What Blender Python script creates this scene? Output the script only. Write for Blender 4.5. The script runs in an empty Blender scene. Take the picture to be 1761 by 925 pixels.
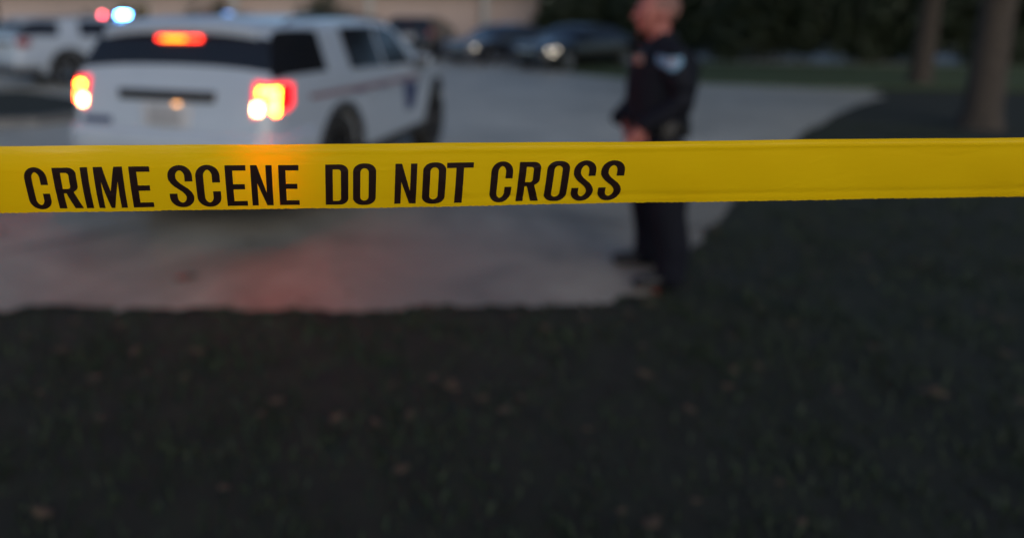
import bpy, bmesh, math, random
import numpy as np
from mathutils import Vector, Matrix
from mathutils.bvhtree import BVHTree

random.seed(7)
rng = np.random.default_rng(7)
R = math.radians
PI = math.pi
scene = bpy.context.scene
COL = scene.collection

# ------------------------------------------------------------------ camera
# photograph: 1200x506 px in the upper left of a 1761x925 canvas; its optical
# axis is the middle of the photograph, the wider canvas is a lens shift.
F, HC, YH = 1250.0, 1.68, 30.0
CX, CY, WP, HP = 600.0, 253.0, 1761.0, 925.0
PITCH = math.atan((CY - YH) / F)
cam_d = bpy.data.cameras.new('camera')
cam = bpy.data.objects.new('camera', cam_d)
COL.objects.link(cam)
cam.location = (0, 0, HC)
cam.rotation_euler = (PI / 2 - PITCH, 0, 0)
cam_d.sensor_width = 36
cam_d.lens = F / WP * 36
cam_d.shift_x = (WP / 2 - CX) / WP
cam_d.shift_y = -(HP / 2 - CY) / WP
cam_d.clip_start = 0.05
cam_d.clip_end = 900
cam_d.dof.use_dof = True
cam_d.dof.focus_distance = 0.775
cam_d.dof.aperture_fstop = 1.5
scene.camera = cam

# ------------------------------------------------------------------ sky, sun, exposure
EXPO = 0.4
SUN_EL, SUN_AZ = 23.0, 172.0
w = bpy.data.worlds.new('World')
scene.world = w
w.use_nodes = True
nt = w.node_tree
nt.nodes.clear()
out = nt.nodes.new('ShaderNodeOutputWorld')
bg = nt.nodes.new('ShaderNodeBackground')
sky = nt.nodes.new('ShaderNodeTexSky')
sky.sky_type = 'NISHITA'
sky.sun_disc = False
sky.sun_elevation = R(SUN_EL)
sky.sun_rotation = R(SUN_AZ)
sky.air_density = 1.0
sky.dust_density = 1.0
sky.ozone_density = 3.0
bg.inputs['Strength'].default_value = 0.08
nt.links.new(sky.outputs[0], bg.inputs[0])
nt.links.new(bg.outputs[0], out.inputs[0])
sun_d = bpy.data.lights.new('sun', 'SUN')
sun = bpy.data.objects.new('sun', sun_d)
COL.objects.link(sun)
sun_d.energy = 0.6
sun_d.angle = R(60)
sun_d.color = (1.0, 0.9, 0.82)
az = R(SUN_AZ)
sd = Vector((math.sin(az) * math.cos(R(SUN_EL)), math.cos(az) * math.cos(R(SUN_EL)), math.sin(R(SUN_EL))))
sun.rotation_euler = sd.to_track_quat('Z', 'Y').to_euler()
scene.view_settings.view_transform = 'Standard'
scene.view_settings.look = 'None'
scene.view_settings.exposure = EXPO
scene.view_settings.gamma = 1.0
scene.view_settings.use_curve_mapping = False
scene.render.engine = 'CYCLES'
scene.cycles.use_denoising = True
scene.cycles.max_bounces = 6
scene.cycles.sample_clamp_indirect = 6.0


def ray(x, y):
    """direction of the view ray through a point of the photograph, unit depth"""
    a, b = (x - CX) / F, (CY - y) / F
    c, s = math.cos(PITCH), math.sin(PITCH)
    return Vector((a, c + b * s, -s + b * c))


def unproj(x, y, depth):
    return Vector((0, 0, HC)) + ray(x, y) * depth


def ground_at(x, y, z=0.0):
    r = ray(x, y)
    return Vector((0, 0, HC)) + r * ((z - HC) / r.z)


# ------------------------------------------------------------------ materials
MATS = {}


def mat(name, color, rough=0.5, metal=0.0, spec=0.5, noise=None, noise_scale=20.0, bump=0.0, bump_scale=60.0,
        emit=None, emit_strength=0.0, coat=0.0, rough_var=0.0):
    if name in MATS:
        return MATS[name]
    m = bpy.data.materials.new(name)
    m.use_nodes = True
    t = m.node_tree
    p = t.nodes['Principled BSDF']
    p.inputs['Base Color'].default_value = (*color, 1)
    p.inputs['Roughness'].default_value = rough
    p.inputs['Metallic'].default_value = metal
    p.inputs['Specular IOR Level'].default_value = spec
    p.inputs['Coat Weight'].default_value = coat
    if noise is not None or bump or rough_var:
        tc = t.nodes.new('ShaderNodeTexCoord')
    if noise is not None:
        n = t.nodes.new('ShaderNodeTexNoise')
        n.inputs['Scale'].default_value = noise_scale
        n.inputs['Detail'].default_value = 6
        n.inputs['Roughness'].default_value = 0.6
        t.links.new(tc.outputs['Object'], n.inputs['Vector'])
        r = t.nodes.new('ShaderNodeValToRGB')
        r.color_ramp.elements[0].position = 0.32
        r.color_ramp.elements[1].position = 0.68
        r.color_ramp.elements[0].color = (*noise, 1)
        r.color_ramp.elements[1].color = (*color, 1)
        t.links.new(n.outputs['Fac'], r.inputs[0])
        t.links.new(r.outputs[0], p.inputs['Base Color'])
    if rough_var:
        n3 = t.nodes.new('ShaderNodeTexNoise')
        n3.inputs['Scale'].default_value = noise_scale * 0.6
        n3.inputs['Detail'].default_value = 4
        t.links.new(tc.outputs['Object'], n3.inputs['Vector'])
        mr = t.nodes.new('ShaderNodeMapRange')
        mr.inputs['To Min'].default_value = max(0.02, rough - rough_var)
        mr.inputs['To Max'].default_value = min(1, rough + rough_var)
        t.links.new(n3.outputs['Fac'], mr.inputs['Value'])
        t.links.new(mr.outputs[0], p.inputs['Roughness'])
    if bump:
        n2 = t.nodes.new('ShaderNodeTexNoise')
        n2.inputs['Scale'].default_value = bump_scale
        n2.inputs['Detail'].default_value = 8
        t.links.new(tc.outputs['Object'], n2.inputs['Vector'])
        b = t.nodes.new('ShaderNodeBump')
        b.inputs['Strength'].default_value = bump
        b.inputs['Distance'].default_value = 0.01
        t.links.new(n2.outputs['Fac'], b.inputs['Height'])
        t.links.new(b.outputs[0], p.inputs['Normal'])
    if emit is not None:
        p.inputs['Emission Color'].default_value = (*emit, 1)
        p.inputs['Emission Strength'].default_value = emit_strength * 2 ** (0.45 - EXPO)
    MATS[name] = m
    return m


def mat_pavement(name, c0, c1):
    m = bpy.data.materials.new(name)
    m.use_nodes = True
    t = m.node_tree
    p = t.nodes['Principled BSDF']
    tc = t.nodes.new('ShaderNodeTexCoord')

    def noise(scale, detail=6, rough=0.6, dist=0.0):
        n = t.nodes.new('ShaderNodeTexNoise')
        n.inputs['Scale'].default_value = scale
        n.inputs['Detail'].default_value = detail
        n.inputs['Roughness'].default_value = rough
        n.inputs['Distortion'].default_value = dist
        t.links.new(tc.outputs['Object'], n.inputs['Vector'])
        return n
    a = noise(0.75, 7, 0.68, 0.9)
    b = noise(70.0, 8, 0.8)
    r1 = t.nodes.new('ShaderNodeValToRGB')
    r1.color_ramp.elements[0].position = 0.30
    r1.color_ramp.elements[1].position = 0.72
    r1.color_ramp.elements[0].color = (*c0, 1)
    r1.color_ramp.elements[1].color = (*c1, 1)
    t.links.new(a.outputs['Fac'], r1.inputs[0])
    r2 = t.nodes.new('ShaderNodeValToRGB')
    r2.color_ramp.elements[0].position = 0.3
    r2.color_ramp.elements[1].position = 0.75
    r2.color_ramp.elements[0].color = (0.55, 0.55, 0.55, 1)
    r2.color_ramp.elements[1].color = (1.25, 1.25, 1.22, 1)
    t.links.new(b.outputs['Fac'], r2.inputs[0])
    mx = t.nodes.new('ShaderNodeMix')
    mx.data_type = 'RGBA'
    mx.blend_type = 'MULTIPLY'
    mx.inputs['Factor'].default_value = 1.0
    t.links.new(r1.outputs[0], mx.inputs[6])
    t.links.new(r2.outputs[0], mx.inputs[7])
    t.links.new(mx.outputs[2], p.inputs['Base Color'])
    p.inputs['Roughness'].default_value = 0.5
    bp = t.nodes.new('ShaderNodeBump')
    bp.inputs['Strength'].default_value = 0.5
    bp.inputs['Distance'].default_value = 0.006
    t.links.new(b.outputs['Fac'], bp.inputs['Height'])
    t.links.new(bp.outputs[0], p.inputs['Normal'])
    return m


def mat_brick():
    m = bpy.data.materials.new('painted_brick')
    m.use_nodes = True
    t = m.node_tree
    p = t.nodes['Principled BSDF']
    tc = t.nodes.new('ShaderNodeTexCoord')
    mp = t.nodes.new('ShaderNodeMapping')
    mp.inputs['Rotation'].default_value = (PI / 2, 0, 0)
    t.links.new(tc.outputs['Object'], mp.inputs['Vector'])
    b = t.nodes.new('ShaderNodeTexBrick')
    b.inputs['Scale'].default_value = 1.0
    b.inputs['Brick Width'].default_value = 0.21
    b.inputs['Row Height'].default_value = 0.075
    b.inputs['Mortar Size'].default_value = 0.006
    b.inputs['Color1'].default_value = (0.56, 0.42, 0.36, 1)
    b.inputs['Color2'].default_value = (0.50, 0.38, 0.33, 1)
    b.inputs['Mortar'].default_value = (0.46, 0.42, 0.38, 1)
    t.links.new(mp.outputs[0], b.inputs['Vector'])
    t.links.new(b.outputs['Color'], p.inputs['Base Color'])
    p.inputs['Roughness'].default_value = 0.85
    return m


def mat_tape():
    """thin dyed polyethylene: glossy coat, diffuse yellow, soft light coming through"""
    m = bpy.data.materials.new('yellow_plastic_film')
    m.use_nodes = True
    t = m.node_tree
    t.nodes.clear()
    o = t.nodes.new('ShaderNodeOutputMaterial')
    tc = t.nodes.new('ShaderNodeTexCoord')
    p = t.nodes.new('ShaderNodeBsdfPrincipled')
    n = t.nodes.new('ShaderNodeTexNoise')
    n.inputs['Scale'].default_value = 9.0
    n.inputs['Detail'].default_value = 5
    t.links.new(tc.outputs['Object'], n.inputs['Vector'])
    r = t.nodes.new('ShaderNodeValToRGB')
    r.color_ramp.elements[0].position = 0.3
    r.color_ramp.elements[1].position = 0.7
    r.color_ramp.elements[0].color = (0.90, 0.575, 0.003, 1)
    r.color_ramp.elements[1].color = (0.94, 0.63, 0.004, 1)
    t.links.new(n.outputs['Fac'], r.inputs[0])
    t.links.new(r.outputs[0], p.inputs['Base Color'])
    p.inputs['Roughness'].default_value = 0.27
    p.inputs['Specular IOR Level'].default_value = 0.5
    n2 = t.nodes.new('ShaderNodeTexNoise')
    n2.inputs['Scale'].default_value = 260.0
    n2.inputs['Detail'].default_value = 6
    mp = t.nodes.new('ShaderNodeMapping')
    mp.inputs['Scale'].default_value = (0.12, 1, 1)
    t.links.new(tc.outputs['Object'], mp.inputs['Vector'])
    t.links.new(mp.outputs[0], n2.inputs['Vector'])
    b = t.nodes.new('ShaderNodeBump')
    b.inputs['Strength'].default_value = 0.4
    b.inputs['Distance'].default_value = 0.0006
    t.links.new(n2.outputs['Fac'], b.inputs['Height'])
    t.links.new(b.outputs[0], p.inputs['Normal'])
    tr = t.nodes.new('ShaderNodeBsdfTranslucent')
    tr.inputs['Color'].default_value = (0.92, 0.56, 0.003, 1)
    rf = t.nodes.new('ShaderNodeBsdfRefraction')
    rf.inputs['Color'].default_value = (0.95, 0.62, 0.01, 1)
    rf.inputs['Roughness'].default_value = 0.62
    rf.inputs['IOR'].default_value = 1.12
    m1 = t.nodes.new('ShaderNodeMixShader')
    m1.inputs[0].default_value = 0.6
    t.links.new(tr.outputs[0], m1.inputs[1])
    t.links.new(rf.outputs[0], m1.inputs[2])
    m2 = t.nodes.new('ShaderNodeMixShader')
    m2.inputs[0].default_value = 0.22
    t.links.new(p.outputs[0], m2.inputs[1])
    t.links.new(m1.outputs[0], m2.inputs[2])
    t.links.new(m2.outputs[0], o.inputs['Surface'])
    return m


M_PAVE = mat_pavement('worn_apron', (0.155, 0.134, 0.102), (0.42, 0.368, 0.28))
M_ROAD = mat_pavement('concrete_sheen', (0.38, 0.355, 0.30), (0.64, 0.60, 0.51))  # lighter copy of the apron paving; grazing sheen put into the colour
M_BRICK = mat_brick()
M_TAPE = mat_tape()
M_INK = mat('black_ink', (0.012, 0.004, 0.004), 0.38, noise=(0.02, 0.008, 0.007), noise_scale=60)
M_WHITE = mat('white_car_paint', (0.445, 0.50, 0.565), 0.28, coat=0.6, noise=(0.41, 0.465, 0.53), noise_scale=3)
M_BLACKP = mat('black_car_paint', (0.006, 0.007, 0.009), 0.16, coat=0.5, noise=(0.009, 0.009, 0.011), noise_scale=4)
M_GREYP = mat('charcoal_car_paint', (0.028, 0.030, 0.036), 0.2, coat=1.0, noise=(0.022, 0.024, 0.03), noise_scale=4)
M_GLASS = mat('tinted_glass', (0.010, 0.012, 0.016), 0.06, spec=0.6, noise=(0.014, 0.014, 0.018), noise_scale=3)
M_TRIM = mat('black_plastic_trim', (0.018, 0.018, 0.020), 0.55, noise=(0.026, 0.026, 0.027), noise_scale=30)
M_TYRE = mat('tyre_rubber', (0.014, 0.014, 0.014), 0.8, noise=(0.022, 0.021, 0.02), noise_scale=40)
M_RIM = mat('black_steel_rim', (0.05, 0.05, 0.055), 0.4, metal=0.6, noise=(0.03, 0.03, 0.03), noise_scale=15)
M_CHROME = mat('chrome', (0.7, 0.7, 0.72), 0.12, metal=1.0, rough_var=0.05)
M_LENS_RED = mat('red_lens', (0.32, 0.006, 0.008), 0.12, emit=(1.0, 0.002, 0.004), emit_strength=2.2, noise=(0.26, 0.005, 0.006), noise_scale=25)
M_LENS_RED_OFF = mat('red_lens_unlit', (0.26, 0.012, 0.014), 0.15, noise=(0.2, 0.01, 0.01), noise_scale=25)
M_TUBE = mat('lit_brake_lamp', (0.5, 0.05, 0.02), 0.3, emit=(1.0, 0.07, 0.005), emit_strength=135, noise=(0.45, 0.04, 0.02), noise_scale=25)
M_REVERSE = mat('lit_white_lamp', (0.8, 0.75, 0.65), 0.3, emit=(1.0, 0.60, 0.28), emit_strength=17, noise=(0.75, 0.7, 0.6), noise_scale=25)
M_CHMSL = mat('lit_high_brake_lamp', (0.5, 0.02, 0.01), 0.3, emit=(1.0, 0.03, 0.012), emit_strength=7, noise=(0.45, 0.02, 0.01), noise_scale=25)
M_CHMSL_HOT = mat('lit_high_brake_bulb', (0.5, 0.05, 0.01), 0.3, emit=(1.0, 0.25, 0.010), emit_strength=7, noise=(0.45, 0.04, 0.01), noise_scale=25)
M_BAR_RED = mat('lit_red_beacon', (0.5, 0.05, 0.06), 0.3, emit=(1.0, 0.10, 0.14), emit_strength=26, noise=(0.45, 0.04, 0.06), noise_scale=25)
M_BAR_BLUE = mat('lit_blue_beacon', (0.1, 0.2, 0.6), 0.3, emit=(0.08, 0.36, 1.0), emit_strength=140, noise=(0.1, 0.2, 0.55), noise_scale=25)
M_BAR_DIM = mat('dim_blue_beacon', (0.1, 0.2, 0.6), 0.3, emit=(0.2, 0.42, 1.0), emit_strength=1.6, noise=(0.1, 0.2, 0.5), noise_scale=25)
M_BAR_OFF = mat('unlit_blue_lens', (0.03, 0.06, 0.2), 0.15, noise=(0.03, 0.05, 0.16), noise_scale=25)
M_BAR_ROFF = mat('unlit_red_lens', (0.2, 0.02, 0.025), 0.15, noise=(0.16, 0.02, 0.02), noise_scale=25)
M_HEAD = mat('headlamp_glass', (0.35, 0.36, 0.38), 0.1, spec=0.8, noise=(0.28, 0.29, 0.3), noise_scale=25)
M_GLINT = mat('glowing_glint', (0.8, 0.75, 0.65), 0.3, emit=(1.0, 0.86, 0.66), emit_strength=3.6, noise=(0.7, 0.65, 0.6), noise_scale=25)  # emission stands in for reflections glinting in the headlamps
M_PLATE = mat('plate_metal', (0.42, 0.42, 0.42), 0.4, noise=(0.3, 0.3, 0.32), noise_scale=40)
M_DECAL = mat('navy_decal', (0.03, 0.045, 0.13), 0.35, noise=(0.04, 0.055, 0.13), noise_scale=30)
M_DECAL_R = mat('dull_red_decal', (0.24, 0.10, 0.11), 0.35, noise=(0.2, 0.09, 0.1), noise_scale=30)
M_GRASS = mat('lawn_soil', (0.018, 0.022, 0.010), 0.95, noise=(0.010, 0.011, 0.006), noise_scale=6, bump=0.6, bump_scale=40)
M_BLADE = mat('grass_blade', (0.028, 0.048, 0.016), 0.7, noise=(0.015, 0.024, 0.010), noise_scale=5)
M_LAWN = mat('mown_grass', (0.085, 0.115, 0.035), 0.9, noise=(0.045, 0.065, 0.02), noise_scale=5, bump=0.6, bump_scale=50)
M_LEAF = mat('dark_leaf', (0.030, 0.046, 0.018), 0.6, noise=(0.016, 0.026, 0.011), noise_scale=3)
M_LEAF2 = mat('green_leaf', (0.050, 0.070, 0.022), 0.6, noise=(0.024, 0.036, 0.014), noise_scale=3)
M_BARK = mat('bark', (0.075, 0.058, 0.044), 0.9, noise=(0.035, 0.028, 0.022), noise_scale=12, bump=0.8, bump_scale=30)
M_KERB = mat('kerb_concrete', (0.20, 0.195, 0.18), 0.8, noise=(0.12, 0.117, 0.11), noise_scale=8, bump=0.4)
M_TAR = mat('tar_seam', (0.035, 0.035, 0.037), 0.6, noise=(0.06, 0.06, 0.06), noise_scale=20)
M_TRIMW = mat('cream_painted_wood', (0.50, 0.49, 0.45), 0.6, noise=(0.44, 0.43, 0.40), noise_scale=8)
M_ROOF = mat('roof_shingle', (0.09, 0.08, 0.075), 0.9, noise=(0.05, 0.046, 0.043), noise_scale=9, bump=0.5)
M_SKIN = mat('skin', (0.40, 0.135, 0.105), 0.55, noise=(0.35, 0.11, 0.09), noise_scale=14, bump=0.12, bump_scale=150)
M_HAIR = mat('grey_stubble', (0.24, 0.115, 0.092), 0.75, noise=(0.19, 0.10, 0.082), noise_scale=90, bump=0.3, bump_scale=300)
M_NAVY = mat('navy_cloth', (0.0075, 0.0085, 0.014), 0.75, noise=(0.006, 0.0065, 0.011), noise_scale=9, bump=0.5, bump_scale=24, spec=0.2)
M_TROUS = mat('dark_trouser_cloth', (0.0065, 0.0075, 0.014), 0.8, noise=(0.005, 0.0055, 0.01), noise_scale=9, bump=0.5, bump_scale=24, spec=0.2)
M_LEATHER = mat('black_leather', (0.006, 0.006, 0.008), 0.5, noise=(0.01, 0.01, 0.011), noise_scale=25, bump=0.2)
M_PATCH = mat('pale_blue_patch', (0.20, 0.36, 0.49), 0.8, noise=(0.16, 0.3, 0.43), noise_scale=60)
M_PATCH2 = mat('grey_patch_centre', (0.34, 0.33, 0.40), 0.8, noise=(0.28, 0.28, 0.34), noise_scale=60)
M_BRASS = mat('dull_brass', (0.34, 0.20, 0.17), 0.4, metal=0.2, noise=(0.26, 0.15, 0.13), noise_scale=40)
M_FLEAF = mat('red_dry_leaf', (0.34, 0.055, 0.035), 0.7, noise=(0.22, 0.05, 0.03), noise_scale=30)
M_EYE = mat('eye_white', (0.6, 0.58, 0.55), 0.3, noise=(0.55, 0.5, 0.48), noise_scale=50)


# ------------------------------------------------------------------ mesh helpers
def mesh_obj(name, verts, faces, m, parent=None, smooth=False, angle=None):
    me = bpy.data.meshes.new(name)
    me.from_pydata([tuple(v) for v in verts], [], faces)
    me.update()
    return link(name, me, m, parent, smooth, angle)


def link(name, me, m, parent=None, smooth=False, angle=None):
    if m is not None and not me.materials:
        me.materials.append(m)
    if smooth:
        me.shade_smooth()
        if angle is not None:
            me.set_sharp_from_angle(angle=R(angle))
    o = bpy.data.objects.new(name, me)
    COL.objects.link(o)
    if parent is not None:
        o.parent = parent
    return o


def bm_obj(name, bm, m, parent=None, smooth=False, angle=None):
    me = bpy.data.meshes.new(name)
    bmesh.ops.recalc_face_normals(bm, faces=bm.faces)
    bm.to_mesh(me)
    bm.free()
    return link(name, me, m, parent, smooth, angle)


def empty(name, loc=(0, 0, 0), rz=0.0, parent=None):
    o = bpy.data.objects.new(name, None)
    COL.objects.link(o)
    o.location = loc
    o.rotation_euler = (0, 0, rz)
    if parent is not None:
        o.parent = parent
    return o


def tag(o, label, cat=None, group=None, kind=None):
    o['label'] = label
    if cat:
        o['category'] = cat
    if group:
        o['group'] = group
    if kind:
        o['kind'] = kind
    return o


def add_box(bm, c, s, bev=0.0, rot=None):
    r = bmesh.ops.create_cube(bm, size=1.0)
    vs = r['verts']
    for v in vs:
        v.co = Vector((v.co.x * s[0], v.co.y * s[1], v.co.z * s[2]))
    if bev:
        es = list({e for v in vs for e in v.link_edges})
        b = bmesh.ops.bevel(bm, geom=es, offset=bev, segments=2, affect='EDGES', profile=0.6)
        vs = list({v for f in b['faces'] for v in f.verts} | {v for v in vs if v.is_valid})
    for v in vs:
        p = v.co
        if rot is not None:
            p = rot @ p
        v.co = p + Vector(c)
    return vs


def box(name, c, s, m, parent=None, bev=0.0, rot=None):
    bm = bmesh.new()
    add_box(bm, c, s, bev, rot)
    return bm_obj(name, bm, m, parent, smooth=bool(bev), angle=40)


def add_tube(bm, pts, radii, n=10):
    """tapered tube through points, closed ends"""
    rings = []
    pts = [Vector(p) for p in pts]
    up = Vector((0.13, 0.21, 1)).normalized()
    for i, p in enumerate(pts):
        d = (pts[min(i + 1, len(pts) - 1)] - pts[max(i - 1, 0)]).normalized()
        a = d.cross(up)
        if a.length < 0.1:
            a = d.cross(Vector((1, 0, 0)))
        a.normalize()
        b = d.cross(a)
        rings.append([bm.verts.new(p + (a * math.cos(t) + b * math.sin(t)) * radii[i]) for t in [2 * PI * k / n for k in range(n)]])
    for i in range(len(rings) - 1):
        for k in range(n):
            bm.faces.new((rings[i][k], rings[i][(k + 1) % n], rings[i + 1][(k + 1) % n], rings[i + 1][k]))
    bm.faces.new(rings[0][::-1])
    bm.faces.new(rings[-1])


def grid_faces(nu, nv):
    return [(i * nv + j, (i + 1) * nv + j, (i + 1) * nv + j + 1, i * nv + j + 1) for i in range(nu - 1) for j in range(nv - 1)]


def sheet(name, pts, z, m, thickness=None, parent=None):
    """flat polygon, triangulated"""
    bm = bmesh.new()
    vs = [bm.verts.new((p[0], p[1], z)) for p in pts]
    f = bm.faces.new(vs)
    if f.normal.z < 0:
        f.normal_flip()
    bm.normal_update()
    if bm.faces[:][0].normal.z < 0:
        bmesh.ops.reverse_faces(bm, faces=bm.faces[:])
    if thickness:
        r = bmesh.ops.extrude_face_region(bm, geom=bm.faces[:])
        for v in [g for g in r['geom'] if isinstance(g, bmesh.types.BMVert)]:
            v.co.z += thickness
        bmesh.ops.recalc_face_normals(bm, faces=bm.faces)
    bmesh.ops.triangulate(bm, faces=[f for f in bm.faces if len(f.verts) > 4])
    me = bpy.data.meshes.new(name)
    bm.to_mesh(me)
    bm.free()
    return link(name, me, m, parent)


def interp(tab, s):
    return float(np.interp(s, [a for a, _ in tab], [b for _, b in tab]))


def smooth_curve(pts, n=8):
    """Catmull-Rom through 2D points"""
    out_ = []
    P = [Vector(p) for p in pts]
    for i in range(len(P) - 1):
        p0, p1, p2, p3 = P[max(i - 1, 0)], P[i], P[i + 1], P[min(i + 2, len(P) - 1)]
        for k in range(n):
            t = k / n
            out_.append(0.5 * ((2 * p1) + (p2 - p0) * t + (2 * p0 - 5 * p1 + 4 * p2 - p3) * t * t + (3 * p1 - p0 - 3 * p2 + p3) * t ** 3))
    out_.append(P[-1])
    return out_


# ------------------------------------------------------------------ the setting
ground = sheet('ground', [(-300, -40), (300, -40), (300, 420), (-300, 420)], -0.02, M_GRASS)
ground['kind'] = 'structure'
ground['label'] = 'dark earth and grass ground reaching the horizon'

near_edge = smooth_curve([(-30, 4.3), (-10, 4.15), (-4, 4.06), (-0.8, 4.02), (0.9, 4.06), (1.70, 4.22), (2.2, 4.65), (2.95, 5.7), (4.6, 8.0), (7.5, 11.5), (11, 15), (16, 18), (45, 20)], 60)
_r = 0.0
for _p in near_edge[1:-1]:
    _r = 0.82 * _r + random.gauss(0, 0.016)
    _p.y += _r + 0.02 * math.sin(_p.x * 3.1) + random.choice((0, 0, 0, random.gauss(0, 0.03)))
drive_pts = [(p.x, p.y) for p in near_edge] + [(45, 33.5), (-45, 33.5), (-45, 4.3)]
drive = sheet('driveway', drive_pts, 0.0, M_PAVE)
drive['kind'] = 'structure'
drive['label'] = 'stained dark grey driveway apron right behind the yellow tape'
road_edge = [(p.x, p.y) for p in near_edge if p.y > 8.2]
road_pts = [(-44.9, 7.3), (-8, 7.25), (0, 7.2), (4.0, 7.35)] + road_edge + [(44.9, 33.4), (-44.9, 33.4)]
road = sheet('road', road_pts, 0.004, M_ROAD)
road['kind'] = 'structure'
road['label'] = 'concrete road under the police cars, grazing sheen painted into its pale tone'


def strip(name, pts, width, z, m, parent):
    P = [Vector(p) for p in pts]
    vs = []
    for i, p in enumerate(P):
        d = (P[min(i + 1, len(P) - 1)] - P[max(i - 1, 0)]).normalized()
        n = Vector((-d.y, d.x)) * width * 0.5 * random.uniform(0.7, 1.3)
        vs += [(p.x + n.x, p.y + n.y, z), (p.x - n.x, p.y - n.y, z)]
    return mesh_obj(name, vs, [(2 * i + 1, 2 * i + 3, 2 * i + 2, 2 * i) for i in range(len(P) - 1)], m, parent)


def gline(a, b, n=14, jit=0.012):
    A, B = ground_at(*a).xy, ground_at(*b).xy
    d = (B - A).normalized()
    q = Vector((-d.y, d.x))
    return [A.lerp(B, k / n) + q * random.gauss(0, jit) for k in range(n + 1)]


strip('slab_joint', gline((-220, 480), (420, 352)), 0.03, 0.004, M_TAR, drive)
strip('slab_joint', gline((640, 345), (1240, 398)), 0.022, 0.004, M_TAR, drive)
strip('slab_joint', gline((620, 150), (1300, 210)), 0.03, 0.008, M_TAR, road)
strip('slab_joint', gline((560, 118), (1180, 160)), 0.03, 0.008, M_TAR, road)

# grass island with kerb on the far left, grass wedge in front of the parked cars
g = [ground_at(*p) for p in ((-260, 222), (60, 212), (128, 203), (150, 190), (120, 176), (40, 164), (-200, 166))]
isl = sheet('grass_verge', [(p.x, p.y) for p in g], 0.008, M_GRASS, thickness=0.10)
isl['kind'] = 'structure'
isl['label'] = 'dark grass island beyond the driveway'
kp = [ground_at(*p).xy for p in ((-260, 226), (-60, 220), (62, 215), (133, 205))]
kv, kf = [], []
for i, p in enumerate(kp):
    d = (kp[min(i + 1, 3)] - kp[max(i - 1, 0)]).normalized()
    n = Vector((d.y, -d.x)) * 0.14
    kv += [(p.x, p.y, 0.004), (p.x + n.x, p.y + n.y, 0.004), (p.x + n.x * 0.9, p.y + n.y * 0.9, 0.12), (p.x, p.y, 0.13)]
for i in range(3):
    for k in range(4):
        kf.append((4 * i + k, 4 * i + (k + 1) % 4, 4 * i + 4 + (k + 1) % 4, 4 * i + 4 + k))
kf += [(0, 3, 2, 1), (12, 13, 14, 15)]
kerb = mesh_obj('kerb', kv, kf, M_KERB)
kerb['kind'] = 'structure'
kerb['label'] = 'low concrete kerb along the grass island'
g = [ground_at(*p) for p in ((930, 117), (1010, 130), (1120, 141), (1400, 152), (1900, 160), (1900, 118), (1300, 112), (1080, 108), (980, 110))]
wedge = sheet('lawn', [(p.x, p.y) for p in g], 0.008, M_LAWN, thickness=0.03)
wedge['kind'] = 'structure'
wedge['label'] = 'mown grass strip beside the parked black sedan'


def in_lawn(X, Y):
    ex = np.array([p.x for p in near_edge])
    ey = np.array([p.y for p in near_edge])
    return Y < np.interp(X, ex, ey) - 0.03 + rng.uniform(-0.05, 0.06, len(X)) * (1 + np.sin(X * 7.3) * np.sin(X * 2.1 + Y))


def make_grass():
    n = 130000
    X = rng.uniform(-4.5, 9.0, n)
    Y = rng.uniform(1.2, 11.5, n)
    keep = in_lawn(X, Y) & (np.abs(X - Y * 0.28) < Y * 0.75 + 0.8)
    # thin out with distance
    keep &= rng.uniform(0, 1, n) < np.clip(4.2 / Y, 0.25, 1.0)
    clump = np.sin(X * 5.1 + 1.7 * np.sin(Y * 3.3)) * np.sin(Y * 4.7 + 2.1 * np.sin(X * 2.9))
    keep &= rng.uniform(0, 1, n) < 0.65 + 0.35 * clump
    X, Y, clump = X[keep], Y[keep], clump[keep]
    n = len(X)
    h = rng.uniform(0.025, 0.07, n) * (1 + 0.3 * clump)
    wd = rng.uniform(0.003, 0.006, n)
    a = rng.uniform(0, 2 * PI, n)
    l = rng.uniform(0.1, 0.8, n) * h
    la = rng.uniform(0, 2 * PI, n)
    V = np.zeros((n, 5, 3))
    for k, (t, ww) in enumerate(((0, 1), (0, -1), (0.55, 0.8), (0.55, -0.8), (1, 0))):
        V[:, k, 0] = X + np.cos(a) * wd * ww + np.cos(la) * l * t * t
        V[:, k, 1] = Y + np.sin(a) * wd * ww + np.sin(la) * l * t * t
        V[:, k, 2] = -0.02 + h * t * (1 - 0.25 * t * l / h)
    me = bpy.data.meshes.new('grass')
    F_ = np.zeros((n, 7), int)
    base = np.arange(n)[:, None] * 5
    F_[:] = base + np.array([0, 1, 3, 2, 2, 3, 4])
    me.vertices.add(n * 5)
    me.vertices.foreach_set('co', V.ravel())
    me.loops.add(n * 7)
    me.loops.foreach_set('vertex_index', F_.ravel())
    me.polygons.add(n * 2)
    st = np.stack([np.arange(n) * 7, np.arange(n) * 7 + 4], 1).ravel()
    me.polygons.foreach_set('loop_start', st)
    me.update(calc_edges=True)
    me.validate()
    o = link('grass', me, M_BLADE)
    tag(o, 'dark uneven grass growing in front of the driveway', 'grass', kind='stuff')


make_grass()

# ------------------------------------------------------------------ house and planting behind
H = empty('brick_house', (-6, 36, 0))
tag(H, 'long low brick house behind the parked cars', 'house')


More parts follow.
